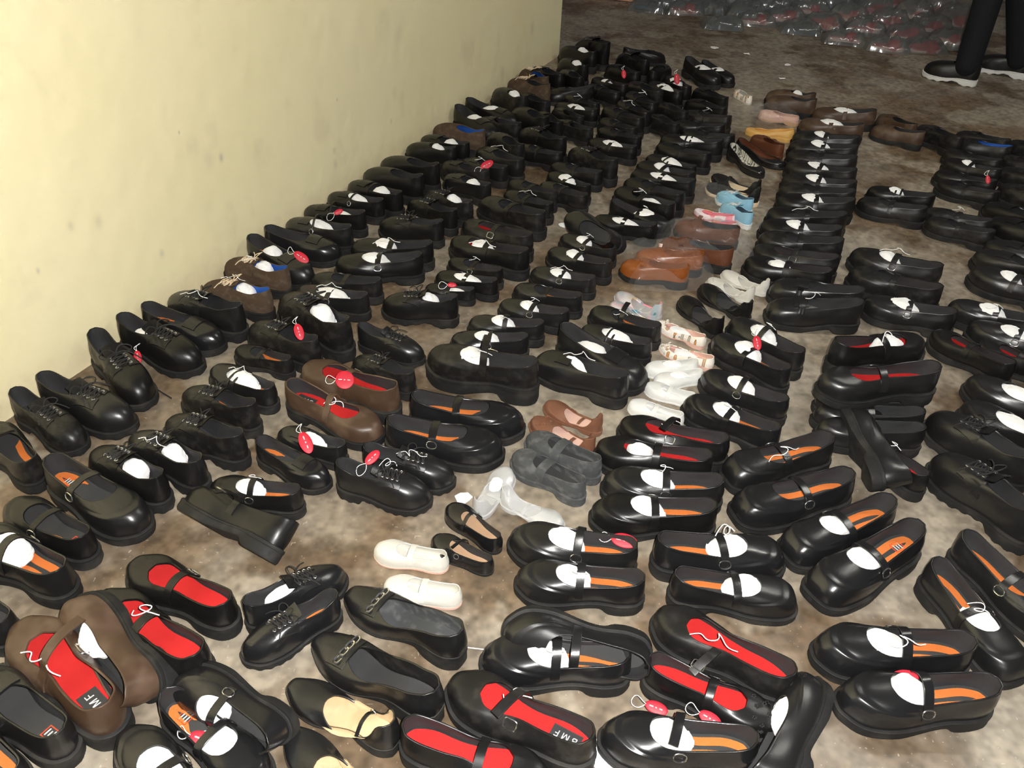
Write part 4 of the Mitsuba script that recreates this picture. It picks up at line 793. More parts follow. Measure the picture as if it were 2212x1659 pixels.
 ('lo',-0.4167,2.7818,0.000,140.9,0,0,1.083,-1,{'flap': 1, 'paper': 5, 'strap': 'c', 'strap_w': 0.007, 'upper': 'm_satin', 'lod': 2, 'paper_label': 'white paper wad in strap shoe with grey paper sliver, fifteenth from front along wall'},'strap shoe with grey paper sliver, fifteenth from front along wall'),
 ('ox',-0.3516,2.9040,0.000,149.2,0,0,1.100,1,{'laces': 1, 'upper': 'm_satin', 'lod': 2},'lace-up shoe, sixteenth from front along wall'),
 ('ox',-0.3050,3.0129,0.000,148.2,0,0,1.100,-1,{'laces': 1, 'upper': 'm_satin', 'lod': 2},'lace-up shoe, seventeenth from front along wall'),
 ('ox',-0.2579,3.2275,0.000,152.4,0,0,0.930,1,{'laces': 1, 'paper': 5, 'upper': 'm_satin', 'lod': 2, 'paper_label': 'white paper wad in lace-up shoe with grey paper, eighteenth from front along wall'},'lace-up shoe with grey paper, eighteenth from front along wall'),
 ('lo',-0.2130,3.2815,0.000,142.0,0,0,1.022,-1,{'flap': 1, 'paper': 5, 'upper': 'm_satin', 'lod': 2, 'paper_label': 'white paper wad in slip-on shoe with grey paper, nineteenth from front along wall'},'slip-on shoe with grey paper, nineteenth from front along wall'),
 ('ox',-0.1563,3.3687,0.000,141.7,0,0,1.100,1,{'laces': 1, 'upper': 'm_suede', 'lining': 'm_blue', 'lace_m': 'm_cream', 'lod': 2},'brown suede shoe with torn blue lining, twentieth from front along wall'),
 ('lo',-0.3007,3.7152,0.000,-47.8,0,0,1.100,-1,{'flap': 1, 'paper': 2, 'upper': 'm_satin', 'lod': 2, 'paper_label': 'white paper wad in white papered shoe, heel to wall, twenty-first from front along wall'},'white papered shoe, heel to wall, twenty-first from front along wall'),
 ('lo',-0.2648,3.8080,0.000,-28.3,0,0,1.085,1,{'flap': 1, 'paper': 2, 'upper': 'm_satin', 'lod': 2, 'paper_label': 'white paper wad in white papered shoe, heel to wall, twenty-second from front along wall'},'white papered shoe, heel to wall, twenty-second from front along wall'),
 ('ox',0.0064,3.8075,0.000,121.3,0,0,1.100,-1,{'laces': 1, 'paper': 5, 'upper': 'm_dusty', 'lod': 2, 'paper_label': 'white paper wad in lace-up shoe with white paper, twenty-third from front along wall'},'lace-up shoe with white paper, twenty-third from front along wall'),
 ('ox',0.1118,3.9871,0.000,132.7,0,0,1.100,1,{'laces': 1, 'upper': 'm_suede', 'lace_m': 'm_cream', 'lod': 1},'brown suede shoe with light eyelets, twenty-fourth from front along wall'),
 ('ox',0.0963,4.0957,0.000,113.3,0,0,1.100,-1,{'laces': 1, 'upper': 'm_suede', 'lining': 'm_blue', 'lace_m': 'm_cream', 'lod': 1},'brown suede shoe with blue lining edge, twenty-fifth from front along wall'),
 ('lo',0.1805,4.1920,0.000,122.4,0,0,1.100,1,{'flap': 1, 'upper': 'm_satin', 'lod': 2},'black shoe, twenty-sixth from front along wall'),
 ('ox',0.2946,4.3046,0.000,113.5,0,0,1.100,-1,{'laces': 1, 'paper': 5, 'upper': 'm_satin', 'lod': 2, 'paper_label': 'white paper wad in lace-up shoe, twenty-seventh from front along wall'},'lace-up shoe, twenty-seventh from front along wall'),
 ('ox',0.3574,4.5511,0.000,128.4,0,0,1.100,1,{'laces': 1, 'paper': 5, 'upper': 'm_satin', 'lod': 2, 'paper_label': 'white paper wad in lace-up shoe with white paper, twenty-eighth from front along wall'},'lace-up shoe with white paper, twenty-eighth from front along wall'),
 ('boot',0.4214,4.6078,0.000,124.6,0,0,1.100,-1,{'laces': 1, 'lod': 1, 'upper': 'm_satin'},'laced ankle boot with bow at wall end, twenty-ninth from front along wall'),
 ('ox',-0.2488,2.5892,0.000,163.4,0,0,0.930,1,{'laces': 1, 'upper': 'm_satin', 'lod': 1},'lace-up shoe with bright eyelets, first in rear second row'),
 ('ox',-0.2151,2.6712,0.000,139.3,0,0,0.934,-1,{'laces': 1, 'lod': 1, 'upper': 'm_satin'},'lace-up shoe with bright eyelets, second in rear second row'),
 ('ox',-0.1655,2.7355,0.000,138.5,0,0,0.968,1,{'laces': 1, 'paper': 5, 'upper': 'm_dusty', 'lod': 1, 'paper_label': 'white paper wad in shoe with white paper, third in rear second row'},'shoe with white paper, third in rear second row'),
 ('lo',-0.1114,2.9168,0.000,137.6,0,0,0.938,-1,{'flap': 1, 'paper': 5, 'upper': 'm_leather', 'lod': 2, 'paper_label': 'white paper wad in shoe with broad white paper, fourth in rear second row'},'shoe with broad white paper, fourth in rear second row'),
 ('lo',-0.1229,3.0312,0.000,138.7,0,0,0.971,1,{'flap': 1, 'upper': 'm_dusty', 'lod': 2},'black shoe, fifth in rear second row'),
 ('lo',-0.0533,3.0850,0.000,141.1,0,0,0.930,-1,{'flap': 1, 'upper': 'm_leather', 'string': 1, 'lod': 2},'shoe beside oval red tag, sixth in rear second row'),
 ('lo',0.0027,3.1214,0.000,129.7,0,0,1.100,1,{'flap': 1, 'upper': 'm_leather', 'string': 2, 'lod': 2},'shoe behind oval red tag, seventh in rear second row'),
 ('ox',-0.0024,3.2340,0.000,118.4,0,0,1.100,-1,{'laces': 1, 'upper': 'm_dusty', 'lod': 2},'dusty brown black shoe, eighth in rear second row'),
 ('mj',0.1622,3.2603,0.000,143.0,0,0,0.930,1,{'strap': 'c', 'upper': 'm_satin', 'lod': 2},'black strap shoe, ninth in rear second row'),
 ('ox',0.1709,3.3321,0.000,130.0,0,0,1.100,-1,{'laces': 1, 'lod': 1, 'upper': 'm_satin'},'lace-up shoe with bright eyelets, tenth in rear second row'),
 ('lo',-0.0102,3.5468,0.000,140.9,0,0,0.946,1,{'flap': 1, 'upper': 'm_dusty', 'lod': 2},'black shoe, eleventh in rear second row'),
 ('lo',0.1563,3.5682,0.000,112.6,0,0,0.992,-1,{'flap': 1, 'upper': 'm_satin', 'lod': 2},'black shoe, twelfth in rear second row'),
 ('ox',0.0977,3.5584,0.000,119.9,0,0,1.100,1,{'laces': 1, 'upper': 'm_satin', 'lod': 2},'black shoe, thirteenth in rear second row'),
 ('lo',0.1075,3.8239,0.000,123.3,0,0,0.986,-1,{'flap': 1, 'upper': 'm_dusty', 'lod': 2},'black shoe, fourteenth in rear second row'),
 ('lo',0.3291,4.1028,0.000,-172.4,0,0,0.930,1,{'flap': 1, 'upper': 'm_satin', 'lod': 2},'black shoe, fifteenth in rear second row'),
 ('ox',0.2652,4.1285,0.000,108.1,0,0,1.056,-1,{'laces': 1, 'upper': 'm_satin', 'lod': 2},'black shoe, sixteenth in rear second row'),
 ('mj',0.1172,2.7904,0.000,136.9,0,0,0.930,1,{'strap': 'c', 'string': 2, 'upper': 'm_satin', 'lod': 2},'strap shoe with loose string, first in rear third row'),
 ('mj',0.1328,2.8902,0.000,137.9,0,0,0.930,-1,{'strap': 'c', 'upper': 'm_dusty', 'lod': 2},'strap shoe, second in rear third row'),
 ('mj',0.2437,2.8759,0.000,134.9,0,0,0.930,1,{'strap': 'c', 'upper': 'm_dusty', 'lod': 2},'strap shoe, third in rear third row'),
 ('mj',0.2545,2.9564,0.000,128.2,0,0,0.930,-1,{'strap': 'c', 'paper': 1, 'upper': 'm_satin', 'lod': 2, 'paper_label': 'white paper wad in strap shoe with grey paper, fourth in rear third row'},'strap shoe with grey paper, fourth in rear third row'),
 ('mj',0.3113,3.0943,0.000,145.5,0,0,0.930,1,{'strap': 'c', 'upper': 'm_satin', 'lod': 2},'strap shoe, fifth in rear third row'),
 ('ox',0.3630,3.1332,0.000,126.6,0,0,1.100,-1,{'laces': 1, 'lod': 1, 'upper': 'm_dusty'},'lace-up shoe, sixth in rear third row'),
 ('mj',0.4681,3.3648,0.000,144.1,0,0,0.930,1,{'strap': 'c', 'paper': 2, 'upper': 'm_satin', 'lod': 2, 'paper_label': 'white paper wad in strap shoe with two white papers, seventh in rear third row'},'strap shoe with two white papers, seventh in rear third row'),
 ('mj',0.4929,3.4718,0.000,134.4,0,0,0.930,-1,{'strap': 'c', 'upper': 'm_satin', 'lod': 2},'strap shoe, eighth in rear third row'),
 ('mj',0.3281,3.7822,0.000,141.6,0,0,0.930,1,{'strap': 'c', 'paper': 2, 'upper': 'm_satin', 'lod': 2, 'paper_label': 'white paper wad in strap shoe with two white papers, ninth in rear third row'},'strap shoe with two white papers, ninth in rear third row'),
 ('mj',0.3347,3.8448,0.000,125.7,0,0,0.966,-1,{'strap': 'c', 'string': 1, 'upper': 'm_satin', 'lod': 2},'strap shoe with metal rings, tenth in rear third row'),
 ('lo',0.2899,3.5275,0.000,127.9,0,0,0.930,1,{'flap': 1, 'upper': 'm_dusty', 'lod': 2},'dusty shoe, eleventh in rear third row'),
 ('lo',0.2541,3.6625,0.000,119.4,0,0,0.930,-1,{'flap': 1, 'upper': 'm_dusty', 'lod': 2},'dusty shoe, twelfth in rear third row'),
 ('mj',0.4401,4.0083,0.000,122.0,0,0,0.977,1,{'strap': 'c', 'upper': 'm_satin', 'lod': 2},'strap shoe, thirteenth in rear third row'),
 ('mjr',0.4833,4.1129,0.000,124.5,0,0,1.012,-1,{'strap': 'c', 'insole': 'm_red', 'upper': 'm_satin', 'buckle': 2, 'paper': 3, 'lod': 2, 'paper_label': 'white paper wad in strap shoe with red insole and paper, fourteenth in rear third row'},'strap shoe with red insole and paper, fourteenth in rear third row'),
 ('lo',0.5527,4.2737,0.000,117.1,0,0,1.100,1,{'flap': 1, 'upper': 'm_satin', 'lod': 2},'shoe under small red tag, fifteenth in rear third row'),
 ('ox',0.6137,4.4449,0.000,115.6,0,0,1.100,-1,{'laces': 1, 'lod': 1, 'upper': 'm_satin'},'lace-up shoe, sixteenth in rear third row'),
 ('lo',0.5109,4.7582,0.000,3.5,0,0,0.930,1,{'flap': 1, 'upper': 'm_satin', 'lod': 2},'shoe with toe to right, seventeenth in rear third row'),
 ('mj',0.4827,3.5703,0.000,126.7,0,0,0.930,-1,{'strap': 'c', 'upper': 'm_dusty', 'lod': 2},'strap shoe, first in rear fourth row'),
 ('mj',0.5146,3.6497,0.000,122.2,0,0,1.100,1,{'strap': 'c', 'stripe': 'o', 'upper': 'm_satin', 'lod': 2},'strap shoe with orange insole edge, second in rear fourth row'),
 ('mj',0.5458,3.7249,0.000,111.1,0,0,1.100,-1,{'strap': 'c', 'stripe': 'o', 'string': 2, 'upper': 'm_satin', 'lod': 2},'strap shoe with orange insole, third in rear fourth row'),
 ('mj',0.5881,3.8499,0.000,109.6,0,0,1.100,1,{'strap': 'c', 'stripe': 'o', 'string': 1, 'upper': 'm_satin', 'lod': 2},'strap shoe with orange insole and white string, fourth in rear fourth row'),
 ('lo',0.6339,4.0087,0.000,116.6,0,0,1.100,-1,{'flap': 1, 'upper': 'm_dusty', 'lod': 2},'black shoe, fifth in rear fourth row'),
 ('mj',0.7301,4.0275,0.000,114.6,0,0,1.100,1,{'strap': 'c', 'paper': 2, 'upper': 'm_satin', 'lod': 2, 'paper_label': 'white paper wad in white papered shoe beside red tag, sixth in rear fourth row'},'white papered shoe beside red tag, sixth in rear fourth row'),
 ('mj',0.7740,4.1050,0.000,103.3,0,0,1.100,-1,{'strap': 'c', 'paper': 3, 'upper': 'm_satin', 'lod': 2, 'paper_label': 'white paper wad in white papered shoe behind red tag, seventh in rear fourth row'},'white papered shoe behind red tag, seventh in rear fourth row'),
 ('lo',0.6192,4.3067,0.000,67.6,0,0,1.100,1,{'flap': 1, 'upper': 'm_satin', 'lod': 2},'shoe with toe up, eighth in rear fourth row'),
 ('mj',0.8299,4.6200,0.000,-60.2,0,0,1.100,-1,{'strap': 'c', 'stripe': 'h', 'paper': 2, 'upper': 'm_satin', 'lod': 2, 'paper_label': 'white paper wad in strap shoe with stripe and paper, ninth in rear fourth row'},'strap shoe with stripe and paper, ninth in rear fourth row'),
 ('mj',0.9156,4.6183,0.000,-54.6,0,0,0.930,1,{'strap': 'c', 'paper': 2, 'upper': 'm_satin', 'lod': 2, 'paper_label': 'white paper wad in strap shoe with white paper, tenth in rear fourth row'},'strap shoe with white paper, tenth in rear fourth row'),
 ('mj',0.4751,2.6711,0.000,155.9,0,0,0.930,-1,{'strap': 'c', 'paper': 2, 'pv': 1, 'upper': 'm_satin', 'lod': 1, 'paper_label': 'white paper wad in mary jane with two white papers, first left of children shoes'},'mary jane with two white papers, first left of children shoes'),
 ('mj',0.3216,2.8601,0.000,-31.1,0,0,0.944,1,{'strap': 'c', 'stripe': 'o', 'paper': 1, 'pv': 2, 'upper': 'm_satin', 'lod': 2, 'paper_label': 'white paper wad in toe right mary jane with paper, second left of children shoes'},'toe right mary jane with paper, second left of children shoes'),
 ('mj',0.5495,2.8034,0.000,133.3,0,0,1.100,-1,{'strap': 'c', 'paper': 4, 'string': 1, 'upper': 'm_satin', 'lod': 2, 'paper_label': 'white paper wad in mary jane with small grey paper, third left of children shoes'},'mary jane with small grey paper, third left of children shoes'),
 ('mj',0.5952,2.8923,0.000,134.4,0,0,1.100,1,{'strap': 'c', 'upper': 'm_satin', 'lod': 2},'black mary jane, fourth left of children shoes'),
 ('mj',0.6559,3.0264,0.000,147.9,0,0,1.060,-1,{'strap': 'c', 'paper': 2, 'pv': 1, 'upper': 'm_satin', 'lod': 2, 'paper_label': 'white paper wad in mary jane with white papers and ring, fifth left of children shoes'},'mary jane with white papers and ring, fifth left of children shoes'),
 ('mj',0.6633,3.0997,0.000,140.0,0,0,1.035,1,{'strap': 'c', 'paper': 3, 'upper': 'm_satin', 'lod': 2, 'paper_label': 'white paper wad in mary jane with white paper sliver, sixth left of children shoes'},'mary jane with white paper sliver, sixth left of children shoes'),
 ('mj',0.6801,3.1751,0.000,133.9,0,0,0.973,-1,{'strap': 'c', 'paper': 2, 'straps': 'd', 'upper': 'm_satin', 'lod': 2, 'paper_label': 'white paper wad in double strap mary jane with paper, seventh left of children shoes'},'double strap mary jane with paper, seventh left of children shoes'),
 ('mj',0.7583,3.3053,0.000,138.9,0,0,1.027,1,{'strap': 'c', 'upper': 'm_satin', 'lod': 2},'black mary jane, eighth left of children shoes'),
 ('mj',0.8342,3.4513,0.000,158.6,0,0,1.062,-1,{'strap': 'c', 'paper': 2, 'straps': 'd', 'pv': 1, 'upper': 'm_satin', 'lod': 2, 'paper_label': 'white paper wad in double strap mary jane, broad paper, ninth left of children shoes'},'double strap mary jane, broad paper, ninth left of children shoes'),
 ('mj',0.8971,3.5344,0.000,151.7,0,0,0.960,1,{'strap': 'c', 'upper': 'm_satin', 'lod': 2},'black mary jane, tenth left of children shoes'),
 ('mj',0.8833,3.6688,0.000,158.3,0,0,0.930,-1,{'strap': 'c', 'upper': 'm_satin', 'lod': 2},'mary jane with ring buckles, eleventh left of children shoes'),
 ('mj',0.9238,3.7666,0.000,144.4,0,0,0.930,1,{'strap': 'c', 'string': 1, 'upper': 'm_dusty', 'lod': 2},'black mary jane, twelfth left of children shoes'),
 ('lo',0.9118,3.8477,0.000,125.1,0,0,0.998,-1,{'flap': 1, 'upper': 'm_satin', 'lod': 2},'black shoe, thirteenth left of children shoes'),
 ('lo',0.7228,3.7853,0.000,112.5,0,0,0.930,1,{'flap': 1, 'upper': 'm_dusty', 'lod': 2},'black shoe, fourteenth left of children shoes'),
 ('lo',0.9261,3.9525,0.000,109.9,0,0,1.098,-1,{'flap': 1, 'upper': 'm_satin', 'lod': 2},'black shoe, fifteenth left of children shoes'),
 ('lo',0.6620,3.6246,0.000,110.9,0,0,0.930,1,{'flap': 1, 'upper': 'm_dusty', 'lod': 2},'black shoe, sixteenth left of children shoes'),
 ('mjr',0.9896,2.3680,0.000,151.5,0,0,1.100,-1,{'strap': 'c', 'insole': 'm_red', 'upper': 'm_satin', 'buckle': 2, 'paper': 3, 'lod': 1, 'paper_label': 'white paper wad in mary jane with paper, square buckle, first right of children shoes'},'mary jane with paper, square buckle, first right of children shoes'),
 ('mjr',1.0355,2.4586,0.000,151.9,0,0,1.100,1,{'strap': 'c', 'insole': 'm_red', 'upper': 'm_dusty', 'buckle': 2, 'paper': 4, 'lod': 1, 'paper_label': 'white paper wad in mary jane with red spot, second right of children shoes'},'mary jane with red spot, second right of children shoes'),
 ('mj',1.0894,2.5908,0.000,163.7,0,0,1.100,-1,{'strap': 'c', 'upper': 'm_dusty', 'lod': 1},'black mary jane, third right of children shoes'),
 ('mj',1.1123,2.6820,0.000,162.7,0,0,1.100,1,{'strap': 'c', 'paper': 1, 'upper': 'm_satin', 'lod': 2, 'paper_label': 'white paper wad in mary jane with broad white paper, fourth right of children shoes'},'mary jane with broad white paper, fourth right of children shoes'),
 ('mj',1.1617,2.7956,0.000,164.9,0,0,1.100,-1,{'strap': 'c', 'string': 2, 'upper': 'm_satin', 'lod': 2},'mary jane with loose string, fifth right of children shoes'),
 ('mj',1.2242,2.9190,0.000,165.9,0,0,1.100,1,{'strap': 'c', 'paper': 1, 'upper': 'm_satin', 'lod': 2, 'paper_label': 'white paper wad in red edged mary jane with paper, sixth right of children shoes'},'red edged mary jane with paper, sixth right of children shoes'),
 ('mj',1.2479,2.9938,0.000,159.8,0,0,1.100,-1,{'strap': 'c', 'upper': 'm_dusty', 'lod': 2},'black mary jane, seventh right of children shoes'),
 ('mj',1.2756,3.0761,0.000,156.5,0,0,1.100,1,{'strap': 'c', 'paper': 1, 'upper': 'm_dusty', 'lod': 2, 'paper_label': 'white paper wad in mary jane with paper, square buckle, eighth right of children shoes'},'mary jane with paper, square buckle, eighth right of children shoes'),
 ('mj',1.3102,3.1924,0.000,150.7,0,0,1.100,-1,{'strap': 'c', 'paper': 1, 'pv': 1, 'upper': 'm_dusty', 'lod': 2, 'paper_label': 'white paper wad in mary jane with oval white paper, ninth right of children shoes'},'mary jane with oval white paper, ninth right of children shoes'),
 ('mj',1.3507,3.3259,0.000,156.3,0,0,1.100,1,{'strap': 'c', 'upper': 'm_dusty', 'lod': 2},'black mary jane, tenth right of children shoes'),
 ('mj',1.3903,3.4469,0.000,160.3,0,0,1.100,-1,{'strap': 'c', 'paper': 1, 'pv': 2, 'upper': 'm_dusty', 'lod': 2, 'paper_label': 'white paper wad in mary jane with white paper wedge, eleventh right of children shoes'},'mary jane with white paper wedge, eleventh right of children shoes'),
 ('mj',1.4290,3.5501,0.000,156.3,0,0,1.100,1,{'strap': 'c', 'paper': 3, 'upper': 'm_dusty', 'lod': 2, 'paper_label': 'white paper wad in mary jane with flat white paper, twelfth right of children shoes'},'mary jane with flat white paper, twelfth right of children shoes'),
 ('mj',1.4966,3.7132,0.000,155.8,0,0,1.100,-1,{'strap': 'c', 'paper': 2, 'upper': 'm_brown', 'lod': 2, 'paper_label': 'white paper wad in mary jane with paper wings, thirteenth right of children shoes'},'mary jane with paper wings, thirteenth right of children shoes'),
 ('mj',1.6102,3.9048,0.000,166.1,0,0,1.100,1,{'strap': 'c', 'paper': 2, 'pv': 1, 'upper': 'm_brown', 'lod': 2, 'paper_label': 'white paper wad in mary jane with raised white papers, fourteenth right of children shoes'},'mary jane with raised white papers, fourteenth right of children shoes'),
 ('ox',1.3771,4.0939,0.000,148.6,0,0,0.930,-1,{'laces': 1, 'upper': 'm_brown', 'paper': 5, 'lod': 2, 'paper_label': 'white paper wad in dark brown shoe at the back, fifteenth right of children shoes'},'dark brown shoe at the back, fifteenth right of children shoes'),
 ('ox',1.3608,4.0100,0.000,151.2,0,0,0.930,1,{'laces': 1, 'upper': 'm_brown', 'lod': 2},'dark brown shoe at the back, sixteenth right of children shoes'),
 ('mj',1.5527,3.0126,0.000,152.1,0,0,0.962,-1,{'strap': 'c', 'paper': 3, 'straps': 'd', 'upper': 'm_satin', 'lod': 2, 'paper_label': 'white paper wad in double strap mary jane with white paper, right of stacked row'},'double strap mary jane with white paper, right of stacked row'),
 ('mj',1.4816,2.8977,0.000,149.9,0,0,0.972,1,{'strap': 'c', 'upper': 'm_dusty', 'lod': 2},'black mary jane in front of double strapped one, right'),
 ('lo',1.7326,3.7508,0.000,109.0,0,0,0.956,-1,{'flap': 1, 'upper': 'm_brown', 'lod': 2},'dark brown shoe at far right back, left of pair'),
 ('lo',1.7471,3.6724,0.000,139.3,0,0,0.916,1,{'flap': 1, 'upper': 'm_brown', 'lod': 2},'dark brown shoe at far right back, right of pair'),
 ('lo',1.8714,3.5841,0.000,108.7,0,0,1.066,-1,{'flap': 1, 'upper': 'm_dusty', 'lod': 2},'dim black shoe behind right stacks'),
 ('mj',1.6878,2.8212,0.000,143.1,0,0,0.930,1,{'strap': 'c', 'string': 1, 'upper': 'm_dusty', 'lod': 2},'black mary jane, first in far right stack'),
 ('mj',1.6572,2.7327,0.000,139.7,0,0,0.930,-1,{'strap': 'c', 'upper': 'm_dusty', 'lod': 2},'black mary jane, second in far right stack'),
 ('mj',1.8165,3.0708,0.000,135.8,0,0,0.930,1,{'strap': 'c', 'upper': 'm_satin', 'lod': 2},'black mary jane with small red tag, third in far right stack'),
 ('mj',1.8559,3.1821,0.000,141.6,0,0,0.930,-1,{'strap': 'c', 'upper': 'm_satin', 'lod': 2},'black mary jane, fourth in far right stack'),
 ('mj',1.9220,3.2952,0.000,133.3,0,0,0.930,1,{'strap': 'c', 'paper': 3, 'upper': 'm_satin', 'lod': 2, 'paper_label': 'white paper wad in black mary jane with grey paper, fifth in far right stack'},'black mary jane with grey paper, fifth in far right stack'),
 ('mj',1.9686,3.3986,0.000,136.5,0,0,0.930,-1,{'strap': 'c', 'upper': 'm_dusty', 'lod': 2},'black mary jane, sixth in far right stack'),
 ('lo',2.0713,3.5463,0.000,139.9,0,0,0.930,1,{'flap': 1, 'lining': 'm_blue', 'upper': 'm_dusty', 'lod': 2},'black shoe with blue lining, seventh in far right stack'),
 ('lo',2.0941,3.6195,0.000,130.4,0,0,0.930,-1,{'flap': 1, 'upper': 'm_dusty', 'lod': 2},'black shoe, eighth in far right stack'),
 ('lo',1.8597,2.6709,0.000,121.8,0,0,1.085,1,{'flap': 1, 'upper': 'm_satin', 'lod': 2},'black shoe at right edge, ninth in far right stack'),
 ('lo',1.8843,2.7906,0.000,119.5,0,0,1.085,-1,{'flap': 1, 'upper': 'm_satin', 'lod': 2},'black shoe at right edge, tenth in far right stack'),
 ('lo',2.0226,2.9886,0.000,121.4,0,0,1.047,1,{'flap': 1, 'lining': 'm_blue', 'upper': 'm_dusty', 'lod': 2},'black shoe with blue edge at right edge, eleventh in far right stack'),
 ('lo',2.0947,3.1594,0.000,122.8,0,0,1.047,-1,{'flap': 1, 'upper': 'm_dusty', 'lod': 2},'black shoe at right edge, twelfth in far right stack'),
 ('mjr',2.1820,3.3051,0.000,124.7,0,0,1.047,1,{'strap': 'c', 'insole': 'm_red', 'upper': 'm_dusty', 'buckle': 2, 'lod': 2},'black shoe with red insole at right edge, thirteenth in far right stack'),
 ('lo',2.2498,3.4641,0.000,116.7,0,0,1.047,-1,{'flap': 1, 'upper': 'm_dusty', 'lod': 2},'black shoe at right edge, fourteenth in far right stack'),
]
TAGS = [(-0.9680,1.7788,0.0750,'folded red tag hanging from grey papered lace-up shoe',80.0,'oval',0.8),
 (-0.5697,1.8784,0.1100,'red round tag on lace-up shoe in second row',70.0,'oval',1.0),
 (-0.6539,2.2805,0.1100,'red oval tag on slip-on shoe along wall',30.0,'oval',1.1),
 (-0.4149,1.6909,0.1000,'pink round tag above brown mary janes',0.0,'round',1.1),
 (-0.1906,2.1901,0.0900,'small red tag above white paper sliver',0.0,'oval',0.6),
 (-0.4587,1.4504,0.1000,'red oval tag on glossy buckled slip-on shoe',62.0,'oval',1.15),
 (-0.3022,1.4114,0.1000,'red oval tag on big lugged lace-up shoe',-50.0,'oval',0.9),
 (0.2465,1.2251,0.0700,'red oval tag behind mary jane with tall ring strap',12.0,'oval',1.2),
 (0.6643,1.9547,0.0900,'pink oval tag behind white paper on right',80.0,'oval',0.9),
 (-0.6104,2.6366,0.0900,'small red tag on grey papered strap shoe',-30.0,'oval',0.7),
 (-0.1329,3.0921,0.0900,'bright red oval tag in the middle of dark rows',-30.0,'oval',1.15),
 (0.4786,4.2805,0.0900,'red tag left at the far end of rows',80.0,'oval',0.9),
 (0.7286,4.2084,0.1000,'red oval tag right at the far end of rows',80.0,'oval',1.1),
 (-0.4804,0.7579,0.0550,'pink tag inside mary jane with orange stripe and logo',15.0,'oval',1.0),
 (0.7259,0.9279,0.0700,'red tag between glossy square mary janes',0.0,'oval',1.0),
 (0.2801,0.8694,0.0300,'pink tag on the floor under flowered mary jane',20.0,'oval',0.9),
 (0.3669,0.8404,0.0500,'pink tag under loose strap of flowered mary jane',30.0,'oval',0.9),
 (1.8007,3.1671,0.0900,'small red tag on far right stack',80.0,'oval',0.7)]
WALL_A, WALL_B = (-1.1663, 1.7610), (0.1749, 4.8491)
SCRAPS = [(1.0735, 5.1315, 0.028, 0.3, 'white paper scrap on the far floor, leftmost of four'), (1.2427, 5.0397, 0.022, 0.3, 'white paper scrap on the far floor, second of four'), (1.4331, 4.8611, 0.02, 0.3, 'white paper scrap on the far floor, nearest the slippers'), (1.3507, 4.6083, 0.022, 0.3, 'white paper scrap on the far floor, nearest the shoes'), (0.1595, 2.7865, 0.028, 0.3, 'white paper scrap on the floor between third and fourth rows'), (-0.0963, 1.3925, 0.02, 0.3, 'white paper scrap by the clear jelly sandals'), (0.1901, 0.7869, 0.05, 0.3, 'white paper sheet at the bottom edge behind BMF shoe'), (0.1897, 1.5038, 0.03, 0.3, 'white paper scrap beside grey suede child shoes'), (0.5169, 4.5654, 0.03, 0.3, 'grey paper scrap under small red tag at the back')]
FILMS = [(0.4919, 2.4874, 0.15, 0.13, 0.095, 0.1, 'clear plastic film over the caramel loafers'), (0.6394, 2.6551, 0.17, 0.13, 0.095, 0.1, 'clear plastic film over the cognac loafers'), (0.7387, 3.0753, 0.1, 0.06, 0.05, 0.1, 'clear plastic bag left of the blue trainers'), (1.1728, 4.0121, 0.12, 0.09, 0.06, 0.1, 'clear plastic film around beige strappy sandal')]
